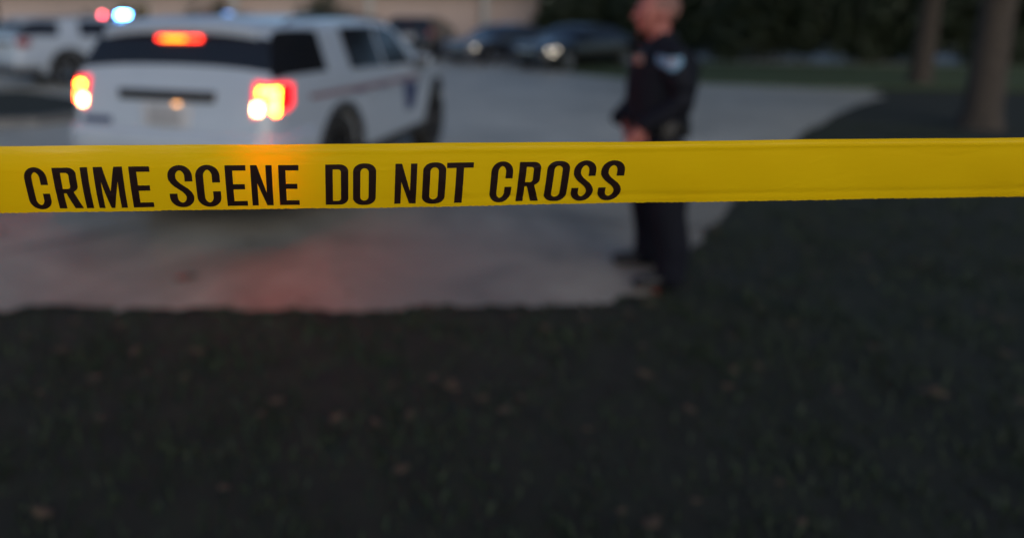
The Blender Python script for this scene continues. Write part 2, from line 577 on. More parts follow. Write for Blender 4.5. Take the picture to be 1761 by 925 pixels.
def house():
    x0, x1, d, hgt = -24.0, 15.2, 9.0, 3.0
    bm = bmesh.new()
    add_box(bm, ((x0 + x1) / 2, d / 2, hgt / 2 - 0.01), (x1 - x0, d, hgt))
    bm_obj('wall', bm, M_BRICK, H)
    bm = bmesh.new()
    e = 0.7
    prof = [(-e, hgt - 0.05), (d / 2, hgt + 2.1), (d + e, hgt - 0.05), (d + e, hgt + 0.1), (d / 2, hgt + 2.3), (-e, hgt + 0.1)]
    a = [bm.verts.new((x0 - e, y, z)) for y, z in prof]
    b = [bm.verts.new((x1 + e, y, z)) for y, z in prof]
    for i in range(6):
        bm.faces.new((a[i], a[(i + 1) % 6], b[(i + 1) % 6], b[i]))
    bm.faces.new(a[::-1])
    bm.faces.new(b)
    bm_obj('roof', bm, M_ROOF, H)
    box('fascia', ((x0 + x1) / 2, -e - 0.03, hgt + 0.02), (x1 - x0 + 2 * e, 0.04, 0.2), M_TRIMW, H)
    for x in (-20.5, -13.0, -4.5):
        w_ = box('window', (x, -0.012, 1.65), (1.5, 0.05, 1.3), M_GLASS, H)
        for sx, sz, c in ((1.66, 0.09, (0, 0.69)), (1.66, 0.09, (0, -0.69))):
            box('frame', (x + c[0], -0.03, 1.65 + c[1]), (sx, 0.1, sz), M_TRIMW, w_)
        for c in (-0.79, 0.0, 0.79):
            box('frame', (x + c, -0.03, 1.65), (0.07, 0.09, 1.29), M_TRIMW, w_)
    dr = box('door', (4.0, -0.02, 1.05), (1.0, 0.06, 2.1), mat('dark_green_door', (0.04, 0.05, 0.045), 0.4, noise=(0.03, 0.04, 0.035)), H)
    box('handle', (4.38, -0.09, 1.02), (0.05, 0.08, 0.14), M_CHROME, dr, bev=0.01)
    for x in (7.0, 12.55, 0.5):
        bm = bmesh.new()
        add_box(bm, (x, -0.45, 1.45), (0.30, 0.30, 2.9))
        add_box(bm, (x, -0.45, 0.14), (0.42, 0.42, 0.28))
        bm_obj('porch_post', bm, M_TRIMW, H)


house()


def leaf_cloud(name, blobs, n, size, m, parent):
    """many small leaf quads spread in clumps over ellipsoid shells"""
    C = []
    vol = np.array([b[3] * b[4] * b[5] for b in blobs]) ** 0.7
    vol = vol / vol.sum()
    for (cx, cy, cz, rx, ry, rz), f in zip(blobs, vol):
        k = max(20, int(n * f))
        cl = max(6, k // 40)
        dirs = rng.normal(size=(cl, 3))
        dirs /= np.linalg.norm(dirs, axis=1)[:, None]
        rad = rng.uniform(0.45, 1.08, cl)[:, None]
        centers = dirs * rad
        pick = rng.integers(0, cl, k)
        p = centers[pick] + rng.normal(size=(k, 3)) * 0.17
        C.append(np.array([cx, cy, cz]) + p * np.array([rx, ry, rz]))
    C = np.concatenate(C)
    C = C[C[:, 2] > 0.03]
    k = len(C)
    a = rng.normal(size=(k, 3))
    a /= np.linalg.norm(a, axis=1)[:, None]
    b = np.cross(a, rng.normal(size=(k, 3)))
    b /= np.linalg.norm(b, axis=1)[:, None]
    s = size * rng.uniform(0.6, 1.4, k)[:, None]
    V = np.stack([C - a * s, C + b * s * 0.5, C + a * s, C - b * s * 0.5], 1).reshape(-1, 3)
    me = bpy.data.meshes.new(name)
    me.vertices.add(k * 4)
    me.vertices.foreach_set('co', V.ravel())
    me.loops.add(k * 4)
    me.loops.foreach_set('vertex_index', np.arange(k * 4))
    me.polygons.add(k)
    me.polygons.foreach_set('loop_start', np.arange(k) * 4)
    me.update(calc_edges=True)
    me.validate()
    return link(name, me, m, parent)


def bush(loc, rx, ry, h, label, m=None, n=2600, size=0.07, name='bush', cat='bush'):
    t = empty(name, loc)
    tag(t, label, cat, 'bushes and hedges behind the cars')
    bl = []
    for i in range(7):
        bl.append((random.uniform(-0.75, 0.75) * rx, random.uniform(-0.5, 0.5) * ry, h * random.uniform(0.3, 0.66), rx * random.uniform(0.4, 0.6), ry * random.uniform(0.5, 0.8), h * random.uniform(0.3, 0.42)))
    leaf_cloud('foliage', bl, n, size, m or M_LEAF, t)
    bm = bmesh.new()
    for i in range(6):
        x, y = random.uniform(-0.6, 0.6) * rx, random.uniform(-0.4, 0.4) * ry
        add_tube(bm, [(x * 0.4, y * 0.4, -0.05), (x * 0.8, y * 0.8, h * 0.4), (x, y, h * 0.75)], [0.04, 0.03, 0.01], 6)
    bm_obj('stem', bm, M_BARK, t)
    return t


def tree(loc, h, cr, label, clear=2.2, m=None, n=7000, size=0.13, r0=0.2, name='tree'):
    t = empty(name, loc)
    tag(t, label, 'tree', 'trees around the driveway')
    bm = bmesh.new()
    lean = Vector((random.uniform(-0.3, 0.3), random.uniform(-0.3, 0.3), 0))
    add_tube(bm, [(0, 0, -0.1), (0.02, 0, 0.25), lean * 0.3 + Vector((0, 0, clear)), lean * 0.7 + Vector((0, 0, h * 0.55)), lean + Vector((0, 0, h * 0.85))],
             [r0 * 1.5, r0 * 1.05, r0 * 0.8, r0 * 0.5, r0 * 0.12], 12)
    bl = []
    for i in range(9):
        a = 2 * PI * i / 9 + random.uniform(-0.3, 0.3)
        z = random.uniform(clear * 0.9, h * 0.6)
        rr = cr * random.uniform(0.55, 0.95)
        tip = Vector((math.cos(a) * rr, math.sin(a) * rr, z + random.uniform(0.6, 1.6)))
        st = lean * (z / h) + Vector((0, 0, z))
        add_tube(bm, [st, st.lerp(tip, 0.5) + Vector((0, 0, 0.2)), tip], [r0 * 0.35, r0 * 0.22, r0 * 0.06], 7)
        bl.append((tip.x, tip.y, tip.z + 0.2, cr * 0.42, cr * 0.42, cr * 0.34))
    for i in range(6):
        a = random.uniform(0, 2 * PI)
        rr = cr * random.uniform(0, 0.5)
        bl.append((math.cos(a) * rr, math.sin(a) * rr, h * random.uniform(0.6, 0.95), cr * 0.45, cr * 0.45, cr * 0.4))
    bm_obj('trunk', bm, M_BARK, t, smooth=True, angle=50)
    leaf_cloud('crown', bl, n, size, m or M_LEAF, t)
    return t


bush((4.15, 33.3, 0), 1.1, 0.9, 1.55, 'rounded green bush against the brick house near the porch post', M_LEAF2)
bush((0.9, 33.6, 0), 0.8, 0.8, 1.5, 'small bush beside the house door', M_LEAF)
bush((-1.7, 33.2, 0), 1.7, 1.0, 2.7, 'tall dark bush against the house front', M_LEAF, 3500)
bush((-6.2, 33.4, 0), 1.3, 0.9, 2.6, 'upright dark bush under the house window', M_LEAF)
bush((-12.5, 33.4, 0), 1.5, 0.9, 1.9, 'broad bush in front of the far end of the brick house', M_LEAF2)
lab = ['tall dense dark hedge bush rising behind the parked black sedan',
       'dark hedge bush behind the officer, joining its neighbours',
       'dark hedge bush along the lawn edge past the officer',
       'wide dark hedge bush beyond the far end of the lawn',
       'dark hedge bush at the corner where the hedge meets the trees',
       'outermost dark hedge bush beside the tall tree']
for i, (x, y, rx, h) in enumerate(((9.6, 31.0, 2.1, 3.4), (12.6, 29.5, 2.1, 3.6), (15.8, 28.0, 2.2, 3.5), (19.2, 27.0, 2.3, 3.6), (22.8, 26.0, 2.3, 3.7), (26.4, 25.4, 2.4, 3.6))):
    bush((x, y, 0), rx, 1.3, h, lab[i], M_LEAF, 14000, 0.11, name='hedge_bush', cat='hedge')
tree((13.5, 33, 0), 9, 4.0, 'tall dark tree standing behind the hedge and parked sedan', 2.0, n=9000)
tree((21.5, 31, 0), 10, 4.5, 'broad dark tree behind the lawn hedge', 2.0, n=9000)
tree((29, 29, 0), 9, 4.2, 'dark tree at the outer end of the hedge', 2.0, n=9000)
tree((9.8, 11.2, 0), 11, 4.6, 'added tall tree on the lawn past the officer, near the driveway edge', 2.9, n=11000, r0=0.24)  # added so its crown darkens the side window reflections and the lawn
tree((14.5, 18.5, 0), 11, 4.6, 'added tall tree on the lawn between the driveway and the hedge', 2.9, n=11000, r0=0.24)  # second added tree, for the same dark reflections and shade
tree((-11.35, 23.5, 0), 8, 3.2, 'slender brown tree trunk on the verge behind the far police vehicle', 3.6, n=6000, r0=0.17)

bl = [(x + random.uniform(-1, 1), random.uniform(50, 58), random.uniform(2, 7), 4.2, 3.0, random.uniform(3, 4.5)) for x in np.arange(-70, 76, 3.2)]
wood = leaf_cloud('treeline', bl + [(x, 54, 1.2, 4, 2, 1.8) for x in np.arange(-70, 76, 4)], 42000, 0.42, M_LEAF, None)
tag(wood, 'dark distant wood behind the house and hedge', 'wood', kind='stuff')

# ------------------------------------------------------------------ vehicles
LOWER = [(0.0, 0.90), (0.05, 0.955), (0.16, 0.985), (0.38, 0.997), (0.58, 1.0), (0.74, 0.992), (0.9, 0.972), (1.0, 0.952)]


class Car:
    """lofted car body; s runs from the rear bumper forward, y lateral (right +), z up.
    local axes: x = right, y = forward (s), z = up, origin on the ground under the rear bumper"""

    def __init__(self, top, belt, plan, W, z0, tumble, L):
        tp = smooth_curve(top, 8)
        self.top = [(p.x, p.y) for p in tp]
        self.belt_, self.plan, self.W, self.z0, self.tumble, self.L = belt, plan, W, z0, tumble, L

    def zt(self, s):
        return interp(self.top, s)

    def zb(self, s):
        return min(interp(self.belt_, s), self.zt(s) - 0.02)

    def w(self, s):
        return self.W * interp(self.plan, s)

    def upper(self, s):
        zt, zb = self.zt(s), self.zb(s)
        h = zt - zb
        crown = min(0.07, h * 0.45)
        yb = 0.952 * self.w(s)
        yr = yb - self.tumble * max(0.0, h - crown)
        return zb, zt, crown, yb, yr

    def side(self, s, z):
        zb, zt, crown, yb, yr = self.upper(s)
        if z <= zb:
            f = (z - self.z0) / max(1e-4, zb - self.z0)
            return interp(LOWER, f) * self.w(s)
        f = min(1.0, (z - zb) / max(1e-4, zt - crown - zb))
        return yb + (yr - yb) * f

    def topz(self, s, y):
        zb, zt, crown, yb, yr = self.upper(s)
        return zt - crown * min(1.0, abs(y) / yr) ** 2.6

    def section(self, s):
        zb, zt, crown, yb, yr = self.upper(s)
        w_ = self.w(s)
        pts = [(f * w_, self.z0 + (zb - self.z0) * t) for t, f in LOWER]
        for k in (0.25, 0.5, 0.75, 0.94):
            pts.append((yb + (yr - yb) * k, zb + (zt - crown - zb) * k))
        for k in (0.985, 0.94, 0.86, 0.72, 0.5, 0.25):
            pts.append((yr * k, zt - crown * k ** 2.6))
        pts.append((0, zt))
        full = pts + [(-y, z) for y, z in pts[-2::-1]]
        return full

    def body(self, m, parent, wheels, arch_r, zc=0.37):
        ss = sorted(set([a for a, _ in self.top] + [k * self.L / 60 for k in range(61)]))
        ss = [s for i, s in enumerate(ss) if i == 0 or s - ss[i - 1] > 0.004]
        bm = bmesh.new()
        rings = [[bm.verts.new((y, s, z)) for y, z in self.section(s)] for s in ss]
        n = len(rings[0])
        for a, b in zip(rings, rings[1:]):
            for k in range(n):
                bm.faces.new((a[k], a[(k + 1) % n], b[(k + 1) % n], b[k]))
        bm.faces.new(rings[0])
        bm.faces.new(rings[-1][::-1])
        bmesh.ops.recalc_face_normals(bm, faces=bm.faces)
        me = bpy.data.meshes.new('body')
        bm.to_mesh(me)
        bm.free()
        o = bpy.data.objects.new('body_tmp', me)
        COL.objects.link(o)
        bm = bmesh.new()
        for s in wheels:
            for sg in (-1, 1):
                r = bmesh.ops.create_cone(bm, cap_ends=True, segments=40, radius1=arch_r, radius2=arch_r, depth=0.62)
                for v in r['verts']:
                    p = v.co.copy()
                    v.co = Vector((sg * (self.W + 0.01) + p.z, s + p.x, zc + p.y))
        me2 = bpy.data.meshes.new('cut')
        bmesh.ops.recalc_face_normals(bm, faces=bm.faces)
        bm.to_mesh(me2)
        bm.free()
        c = bpy.data.objects.new('cut_tmp', me2)
        COL.objects.link(c)
        md = o.modifiers.new('b', 'BOOLEAN')
        md.operation = 'DIFFERENCE'
        md.object = c
        md.solver = 'EXACT'
        dg = bpy.context.evaluated_depsgraph_get()
        res = bpy.data.meshes.new_from_object(o.evaluated_get(dg))
        bpy.data.objects.remove(o)
        bpy.data.objects.remove(c)
        res.materials.clear()
        res.name = 'body'
        return link('body', res, m, parent, smooth=True, angle=32)

    # patches -------------------------------------------------------
    def side_patch(self, name, cor, sg, off, m, parent, nu=14, nv=6, rel=True, thick=0.012):
        """cor: four (s, t) corners rear-bottom, front-bottom, front-top, rear-top; t is 0..1 belt to roof edge
        (rel) or a height z"""
        V = []
        for layer in (off, off - thick):
            for i in range(nu):
                u = i / (nu - 1)
                for j in range(nv):
                    v = j / (nv - 1)
                    a = np.array(cor[0]) * (1 - u) + np.array(cor[1]) * u
                    b = np.array(cor[3]) * (1 - u) + np.array(cor[2]) * u
                    s, t = a * (1 - v) + b * v
                    if rel:
                        zb, zt, crown, yb, yr = self.upper(s)
                        z = zb + (zt - crown - zb) * t
                    else:
                        z = t
                    V.append((sg * (self.side(s, z) + layer), s, z))
        return mesh_obj(name, V, solid_faces(nu, nv, sg < 0), m, parent, smooth=True, angle=40)

    def top_patch(self, name, s0, s1, q0, q1, off, m, parent, ns=12, nq=17, thick=0.012):
        V = []
        for layer in (off, off - thick):
            for i in range(ns):
                u = i / (ns - 1)
                s = s0 + (s1 - s0) * u
                q = q0 + (q1 - q0) * u
                zb, zt, crown, yb, yr = self.upper(s)
                e = 0.004
                sl = (self.zt(s + e) - self.zt(s - e)) / (2 * e)
                nrm = Vector((0, -sl, 1)).normalized()
                for j in range(nq):
                    y = (2 * j / (nq - 1) - 1) * q * yr
                    V.append((y, s + nrm.y * layer, self.topz(s, y) + nrm.z * layer))
        return mesh_obj(name, V, solid_faces(ns, nq, True), m, parent, smooth=True, angle=40)

    def wrap(self, name, zlo, zhi, off, m, parent, front=False, reach=0.6, thick=0.05, zlo_end=None):
        """bumper skin following the plan of the car round one end"""
        pl = []
        sgn = -1 if not front else 1
        end = 0.0 if not front else self.L
        for k in range(9):
            d = reach * (1 - k / 8) ** 1.6
            s = end - sgn * d if True else 0
            pl.append((self.side(s, (zlo + zhi) / 2) + off * (1 if d > 0.05 else 0.5), s + sgn * off * (1 - min(1, d / 0.25))))
        full = pl + [(y, pl[-1][1] + sgn * 0.012 * (1 - (y / pl[-1][0]) ** 2)) for y in np.linspace(pl[-1][0], -pl[-1][0], 13)[1:-1]] + [(-y, s) for y, s in pl[::-1]]
        V, n = [], len(full)
        prof = [(0.0, zlo), (0.25, zlo + 0.01), (1.0, zlo + 0.05), (1.0, zhi - 0.05), (0.6, zhi - 0.012), (0.0, zhi)]
        P = [Vector(p) for p in full]
        for i, p in enumerate(P):
            d = (P[min(i + 1, n - 1)] - P[max(i - 1, 0)]).normalized()
            inn = Vector((d.y, -d.x))
            if inn.dot(p - Vector((0, end - sgn * 1.2))) > 0:
                inn = -inn
            for k, z in prof:
                q = p + inn * thick * (1 - k)
                V.append((q.x, q.y, z))
        m_ = len(prof)
        Fs = []
        for i in range(n - 1):
            for k in range(m_):
                Fs.append((i * m_ + k, i * m_ + (k + 1) % m_, (i + 1) * m_ + (k + 1) % m_, (i + 1) * m_ + k))
        Fs += [tuple(range(m_)), tuple(range((n - 1) * m_, n * m_))[::-1]]
        bm = bmesh.new()
        vv = [bm.verts.new(v) for v in V]
        for f in Fs:
            bm.faces.new([vv[i] for i in f])
        return bm_obj(name, bm, m, parent, smooth=True, angle=45)


def solid_faces(nu, nv, flip):
    a = grid_faces(nu, nv)
    N = nu * nv
    f = list(a) + [tuple(N + i for i in q[::-1]) for q in a]
    edge = [i * nv for i in range(nu)] + [(nu - 1) * nv + j for j in range(1, nv)] + [i * nv + nv - 1 for i in range(nu - 2, -1, -1)] + [j for j in range(nv - 2, 0, -1)]
    for k in range(len(edge)):
        p, q = edge[k], edge[(k + 1) % len(edge)]
        f.append((q, p, N + p, N + q))
    return [t[::-1] for t in f] if flip else f


def wheel(parent, x, s, r, sg, rim_m):
    wh = empty('wheel', (x, s, r), 0, parent)
    n = 40
    prof = [(0.62, -0.10), (0.70, -0.115), (0.88, -0.122), (0.97, -0.105), (1.0, -0.06), (1.0, 0.06), (0.97, 0.105), (0.88, 0.122), (0.70, 0.115), (0.62, 0.10)]
    V = [(y, math.cos(2 * PI * k / n) * q * r, math.sin(2 * PI * k / n) * q * r) for k in range(n) for q, y in prof]
    m_ = len(prof)
    Fs = [(k * m_ + j, k * m_ + (j + 1) % m_, ((k + 1) % n) * m_ + (j + 1) % m_, ((k + 1) % n) * m_ + j) for k in range(n) for j in range(m_)]
    mesh_obj('tyre', V, Fs, M_TYRE, wh, smooth=True, angle=40)
    bm = bmesh.new()
    rr = r * 0.63
    # dished rim with spokes
    pr = [(1.0, 0.10), (0.93, 0.085), (0.9, 0.03), (0.9, -0.08), (1.0, -0.10)]
    vs = [[bm.verts.new((sg * y, math.cos(2 * PI * k / n) * q * rr, math.sin(2 * PI * k / n) * q * rr)) for q, y in pr] for k in range(n)]
    for k in range(n):
        for j in range(len(pr) - 1):
            bm.faces.new((vs[k][j], vs[k][j + 1], vs[(k + 1) % n][j + 1], vs[(k + 1) % n][j]))
    for k in range(5):
        a = 2 * PI * k / 5 + 0.3
        rot = Matrix.Rotation(a, 3, 'X')
        add_box(bm, rot @ Vector((sg * 0.06, 0, rr * 0.5)), (0.035, rr * 0.28, rr * 0.92), 0.008, rot)
    bm_obj('rim', bm, rim_m, wh, smooth=True, angle=40)
    bm = bmesh.new()
    c = bmesh.ops.create_cone(bm, cap_ends=True, segments=24, radius1=rr * 0.27, radius2=rr * 0.2, depth=0.05)
    for v in c['verts']:
        p = v.co.copy()
        v.co = Vector((sg * (0.085 + p.z), p.x, p.y))
    bm_obj('hub', bm, M_RIM, wh, smooth=True, angle=40)
    return wh


SUV = Car(top=[(0, 0.80), (0.035, 0.97), (0.07, 1.12), (0.115, 1.255), (0.19, 1.44), (0.26, 1.565), (0.33, 1.64), (0.50, 1.675), (1.1, 1.70), (1.9, 1.71), (2.6, 1.70), (3.05, 1.655),
               (3.45, 1.47), (3.85, 1.21), (4.0, 1.165), (4.4, 1.12), (4.78, 1.04), (4.93, 0.93), (5.02, 0.72)],
          belt=[(0, 1.215), (1.2, 1.195), (2.5, 1.15), (3.6, 1.11), (4.4, 1.04), (4.8, 0.95), (5.02, 0.85)],
          plan=[(0, 0.88), (0.03, 0.915), (0.08, 0.945), (0.2, 0.97), (0.6, 0.99), (1.2, 1.0), (3.9, 1.0), (4.45, 0.98), (4.7, 0.91), (4.88, 0.80), (5.02, 0.62)],
          W=1.02, z0=0.30, tumble=0.40, L=5.02)

SEDAN = Car(top=[(0, 0.74), (0.04, 0.90), (0.12, 1.03), (0.35, 1.08), (0.75, 1.10), (1.05, 1.22), (1.5, 1.40), (2.0, 1.46), (2.5, 1.455), (2.9, 1.38), (3.3, 1.16), (3.65, 0.99), (3.85, 0.955),
                 (4.4, 0.87), (4.72, 0.77), (4.86, 0.62)],
            belt=[(0, 0.98), (1.5, 0.96), (3.0, 0.92), (3.8, 0.86), (4.4, 0.80), (4.86, 0.7)],
            plan=[(0, 0.84), (0.04, 0.89), (0.15, 0.94), (0.5, 0.98), (1.0, 1.0), (3.8, 1.0), (4.3, 0.975), (4.6, 0.92), (4.8, 0.82), (4.86, 0.72)],
            W=0.93, z0=0.21, tumble=0.42, L=4.86)


def tail_lamp(car, sg, z0, z1, inner, reach, lens, tube, rev, parent):
    """wrap-round corner lens, a lit hook-shaped tube and a round white lamp on it"""
    def outline(off):
        zc = (z0 + z1) / 2
        pl = []
        s_r = next(s for s in np.linspace(0, 0.4, 200) if car.zt(s) >= zc)
        yc = car.side(s_r + 0.02, zc)
        pl.append((inner, s_r - off))
        pl.append((yc - 0.06, s_r - off))
        pl.append((yc - 0.02, s_r + 0.012 - off * 0.6))
        for d in (0.04, 0.08, 0.16, 0.26, reach):
            pl.append((car.side(s_r + d, zc) + off, s_r + d))
        return pl

    def skin(name, m, p0, p1, za, zb_, off, thick, par):
        pl = [Vector(p) for p in outline(off)]
        # arc-length window p0..p1
        ln = [0.0]
        for a, b in zip(pl, pl[1:]):
            ln.append(ln[-1] + (b - a).length)
        T = np.linspace(p0 * ln[-1], p1 * ln[-1], 16)
        X = np.interp(T, ln, [p.x for p in pl])
        S = np.interp(T, ln, [p.y for p in pl])
        V = []
        nz = 6
        for layer in (0, 1):
            for i, (x, s) in enumerate(zip(X, S)):
                f = (T[i] / ln[-1])
                taper = 0.35 * max(0, (f - 0.55) / 0.45)
                lo, hi = za + (zb_ - za) * taper, zb_ - (zb_ - za) * 0.08 * f
                c = Vector((inner + 0.02, 0.3))
                q = Vector((x, s))
                ins = (c - q).normalized() * thick * layer
                for j in range(nz):
                    v = j / (nz - 1)
                    r_ = 0.008 * (2 * v - 1) ** 4 * (1 if layer == 0 else 0)
                    zz = lo + (hi - lo) * v
                    # follow the lean of the tailgate on the rear part
                    V.append((sg * (q.x + ins.x), q.y + ins.y + r_ + (zz - (z0 + z1) / 2) * 0.18 * (1 - f), zz))
        bm = bmesh.new()
        vv = [bm.verts.new(v) for v in V]
        for fc in solid_faces(16, nz, False):
            bm.faces.new([vv[i] for i in fc])
        return bm_obj(name, bm, m, par, smooth=True, angle=40)

    L_ = skin('tail_lamp', lens, 0.0, 1.0, z0, z1, 0.012, 0.05, parent)
    if tube is not None:
        dz = z1 - z0
        skin('light_tube', tube, 0.10, 0.52, z0 + dz * 0.64, z0 + dz * 0.84, 0.016, 0.012, L_)
        skin('light_tube', tube, 0.35, 0.51, z0 + dz * 0.13, z0 + dz * 0.63, 0.016, 0.012, L_)
    if rev is not None:
        dz = z1 - z0
        skin('reverse_lamp', rev, 0.02, 0.18, z0 + dz * 0.13, z0 + dz * 0.44, 0.018, 0.014, L_)
    return L_


def light_bar(car, s, parent, mats):
    """low roof bar: black base, clear-edged modules"""
    z = car.zt(s)
    b = box('light_bar', (0, s, z + 0.022), (1.16, 0.27, 0.03), M_TRIM, parent, bev=0.014)
    for x in (-0.42, 0.42):
        box('foot', (x, s, z - 0.005), (0.1, 0.2, 0.04), M_TRIM, b)
    n = len(mats)
    for i, m in enumerate(mats):
        x = -0.52 + 1.04 * i / (n - 1)
        box('lens', (x, s, z + 0.064), (1.04 / n * 0.86, 0.24, 0.05), m, b, bev=0.015)
    box('cover', (0, s, z + 0.096), (1.1, 0.2, 0.012), M_TRIM, b, bev=0.004)
    return b


def build_suv(name, loc, rz, label, paint, police=True, lit=True, bar=None, group=None, marks=True, rim=M_RIM, cat='police car'):
    t = empty(name, loc, rz)
    tag(t, label, cat, group)
    c = SUV
    c.body(paint, t, (1.25, 4.25), 0.485, 0.425)
    # glazing
    c.top_patch('rear_window', 0.135, 0.268, 1.0, 1.0, 0.008, M_GLASS, t, 12, 21)
    c.top_patch('windshield', 3.10, 3.84, 0.93, 0.90, 0.006, M_GLASS, t, 14, 17)
    for sg in (-1, 1):
        c.side_patch('side_window', ((0.128, 0.06), (1.04, 0.07), (1.08, 0.86), (0.13, 0.98)), sg, 0.006, M_GLASS, t, nu=44)
        c.side_patch('side_window', ((1.56, 0.06), (2.40, 0.07), (2.42, 0.90), (1.58, 0.88)), sg, 0.006, M_GLASS, t)
        c.side_patch('side_window', ((2.47, 0.06), (3.44, 0.08), (3.06, 0.88), (2.49, 0.90)), sg, 0.006, M_GLASS, t)
        # doors with their handles
        for (a, b, bt) in ((1.80, 2.42, 1.5), (2.445, 3.62, 2.445)):
            d = c.side_patch('door', ((a, 0.46), (b, 0.46), (b - 0.02, 1.10), (a - 0.1, 1.13)), sg, 0.005, paint, t, 12, 8, rel=False, thick=0.02)
            box('handle', (sg * (c.side(a + 0.18, 0.98) + 0.03), a + 0.14, 0.985), (0.035, 0.2, 0.035), paint, d, bev=0.01)
        # dark sill and arch lips
        c.side_patch('sill_cladding', ((1.75, 0.305), (3.69, 0.305), (3.69, 0.45), (1.75, 0.45)), sg, 0.014, M_TRIM, t, 12, 4, rel=False, thick=0.03)
        for s in (1.25, 4.25):
            V = []
            for k in range(25):
                a = PI * (k / 24) * 1.08 - 0.04 * PI
                for rr, o_ in ((0.477, -0.05), (0.477, 0.016), (0.52, 0.016), (0.525, -0.05)):
                    ss, zz = s + math.cos(a) * rr, 0.425 + math.sin(a) * rr
                    V.append((sg * (c.side(ss, max(zz, 0.3)) + o_), ss, zz))
            Fs = [(4 * k + j, 4 * k + (j + 1) % 4, 4 * k + 4 + (j + 1) % 4, 4 * k + 4 + j) for k in range(24) for j in range(4)]
            Fs += [(0, 3, 2, 1), (96, 97, 98, 99)]
            bm = bmesh.new()
            vv = [bm.verts.new(v) for v in V]
            for f in Fs:
                bm.faces.new([vv[i] for i in f])
            bm_obj('wheel_arch', bm, M_TRIM, t, smooth=True, angle=40)
            wheel(t, sg * 0.87, s, 0.415, sg, rim)
        # mirror
        mr = box('side_mirror', (sg * 1.07, 3.42, 1.18), (0.2, 0.13, 0.15), paint, t, bev=0.04)
        box('glass', (sg * 1.075, 3.348, 1.18), (0.15, 0.012, 0.11), M_GLASS, mr)
        box('arm', (sg * 0.965, 3.45, 1.13), (0.1, 0.07, 0.05), M_TRIM, mr)
        # roof rail
        bm = bmesh.new()
        pts = [(sg * (c.upper(s)[4] * 0.95), s, c.topz(s, c.upper(s)[4] * 0.95) + dz) for s, dz in ((0.62, 0.0), (0.75, 0.035), (1.4, 0.04), (2.2, 0.04), (2.85, 0.035), (2.98, 0.0))]
        add_tube(bm, pts, [0.014] * 6, 8)
        bm_obj('roof_rail', bm, M_TRIM, t, smooth=True, angle=60)
        # headlight
        c.side_patch('headlight', ((4.48, 0.84), (4.90, 0.80), (4.88, 0.90), (4.50, 0.97)), sg, 0.012, M_HEAD, t, 8, 4, rel=False, thick=0.03)
        # tail lamp
        tail_lamp(c, sg, 0.925, 1.195, 0.80, 0.28, M_LENS_RED if lit else M_LENS_RED_OFF, M_TUBE if lit else None, M_REVERSE if lit else None, t)
    # spoiler with high brake lamp
    bm = bmesh.new()
    rows = []
    for k in range(15):
        y = (k / 14 * 2 - 1)
        yy, bow = y * 0.74, 0.05 * y * y
        zz = c.topz(0.5, yy * 0.95)
        rows.append([bm.verts.new(p) for p in ((yy, 0.60, zz + 0.004), (yy, 0.40, zz + 0.008), (yy, 0.20 + bow, zz - 0.035), (yy, 0.175 + bow, zz - 0.06), (yy, 0.185 + bow, zz - 0.115), (yy, 0.28 + bow, zz - 0.12), (yy, 0.60, zz - 0.05))])
    for a, b in zip(rows, rows[1:]):
        for k in range(7):
            bm.faces.new((a[k], a[(k + 1) % 7], b[(k + 1) % 7], b[k]))
    bm.faces.new(rows[0])
    bm.faces.new(rows[-1][::-1])
    sp = bm_obj('spoiler', bm, paint, t, smooth=True, angle=35)
    if lit:
        hb = box('high_brake_lamp', (0.035, 0.205, 1.512), (0.42, 0.03, 0.034), M_CHMSL, t, bev=0.012)
        box('glow_spot', (0.0, 0.188, 1.510), (0.22, 0.012, 0.02), M_CHMSL_HOT, hb, bev=0.004)
    else:
        box('high_brake_lamp', (0, 0.205, 1.51), (0.3, 0.03, 0.03), M_LENS_RED_OFF, t, bev=0.01)
    # tailgate furniture
    bm = bmesh.new()
    add_box(bm, (0, 0.05, 1.07), (0.92, 0.05, 0.085), 0.012)
    bm_obj('tailgate_trim', bm, M_TRIM, t, smooth=True, angle=40)
    pr = box('plate_recess', (0.02, 0.018, 0.92), (0.46, 0.04, 0.2), mat('recess_paint', (0.55, 0.56, 0.58), 0.4, noise=(0.5, 0.51, 0.53)), t, bev=0.012)
    box('license_plate', (0.02, -0.008, 0.915), (0.31, 0.012, 0.155), M_PLATE, pr, bev=0.004)
    if lit:
        box('plate_glint', (0.14, -0.002, 1.012), (0.06, 0.02, 0.016), mat('plate_glint_glow', (0.8, 0.6, 0.4), 0.4, emit=(1.0, 0.42, 0.12), emit_strength=3.0, noise=(0.7, 0.5, 0.3)), pr, bev=0.004)  # glowing strip imitates an orange reflection above the plate
    # bumpers and lower cladding
    c.wrap('rear_bumper', 0.50, 0.80, 0.045, paint, t, reach=0.62)
    c.wrap('rear_lower_cladding', 0.27, 0.505, 0.035, M_TRIM, t, reach=0.55)
    c.wrap('front_bumper', 0.45, 0.72, 0.03, paint, t, front=True, reach=0.40)
    c.wrap('front_lower_cladding', 0.24, 0.455, 0.022, M_TRIM, t, front=True, reach=0.38)
    box('grille', (0, 4.985, 0.80), (1.05, 0.07, 0.17), M_TRIM, t, bev=0.02)
    for x in (-0.55, 0.55):
        box('exhaust_tip', (x, -0.01, 0.32), (0.16, 0.08, 0.06), M_CHROME, t, bev=0.015)
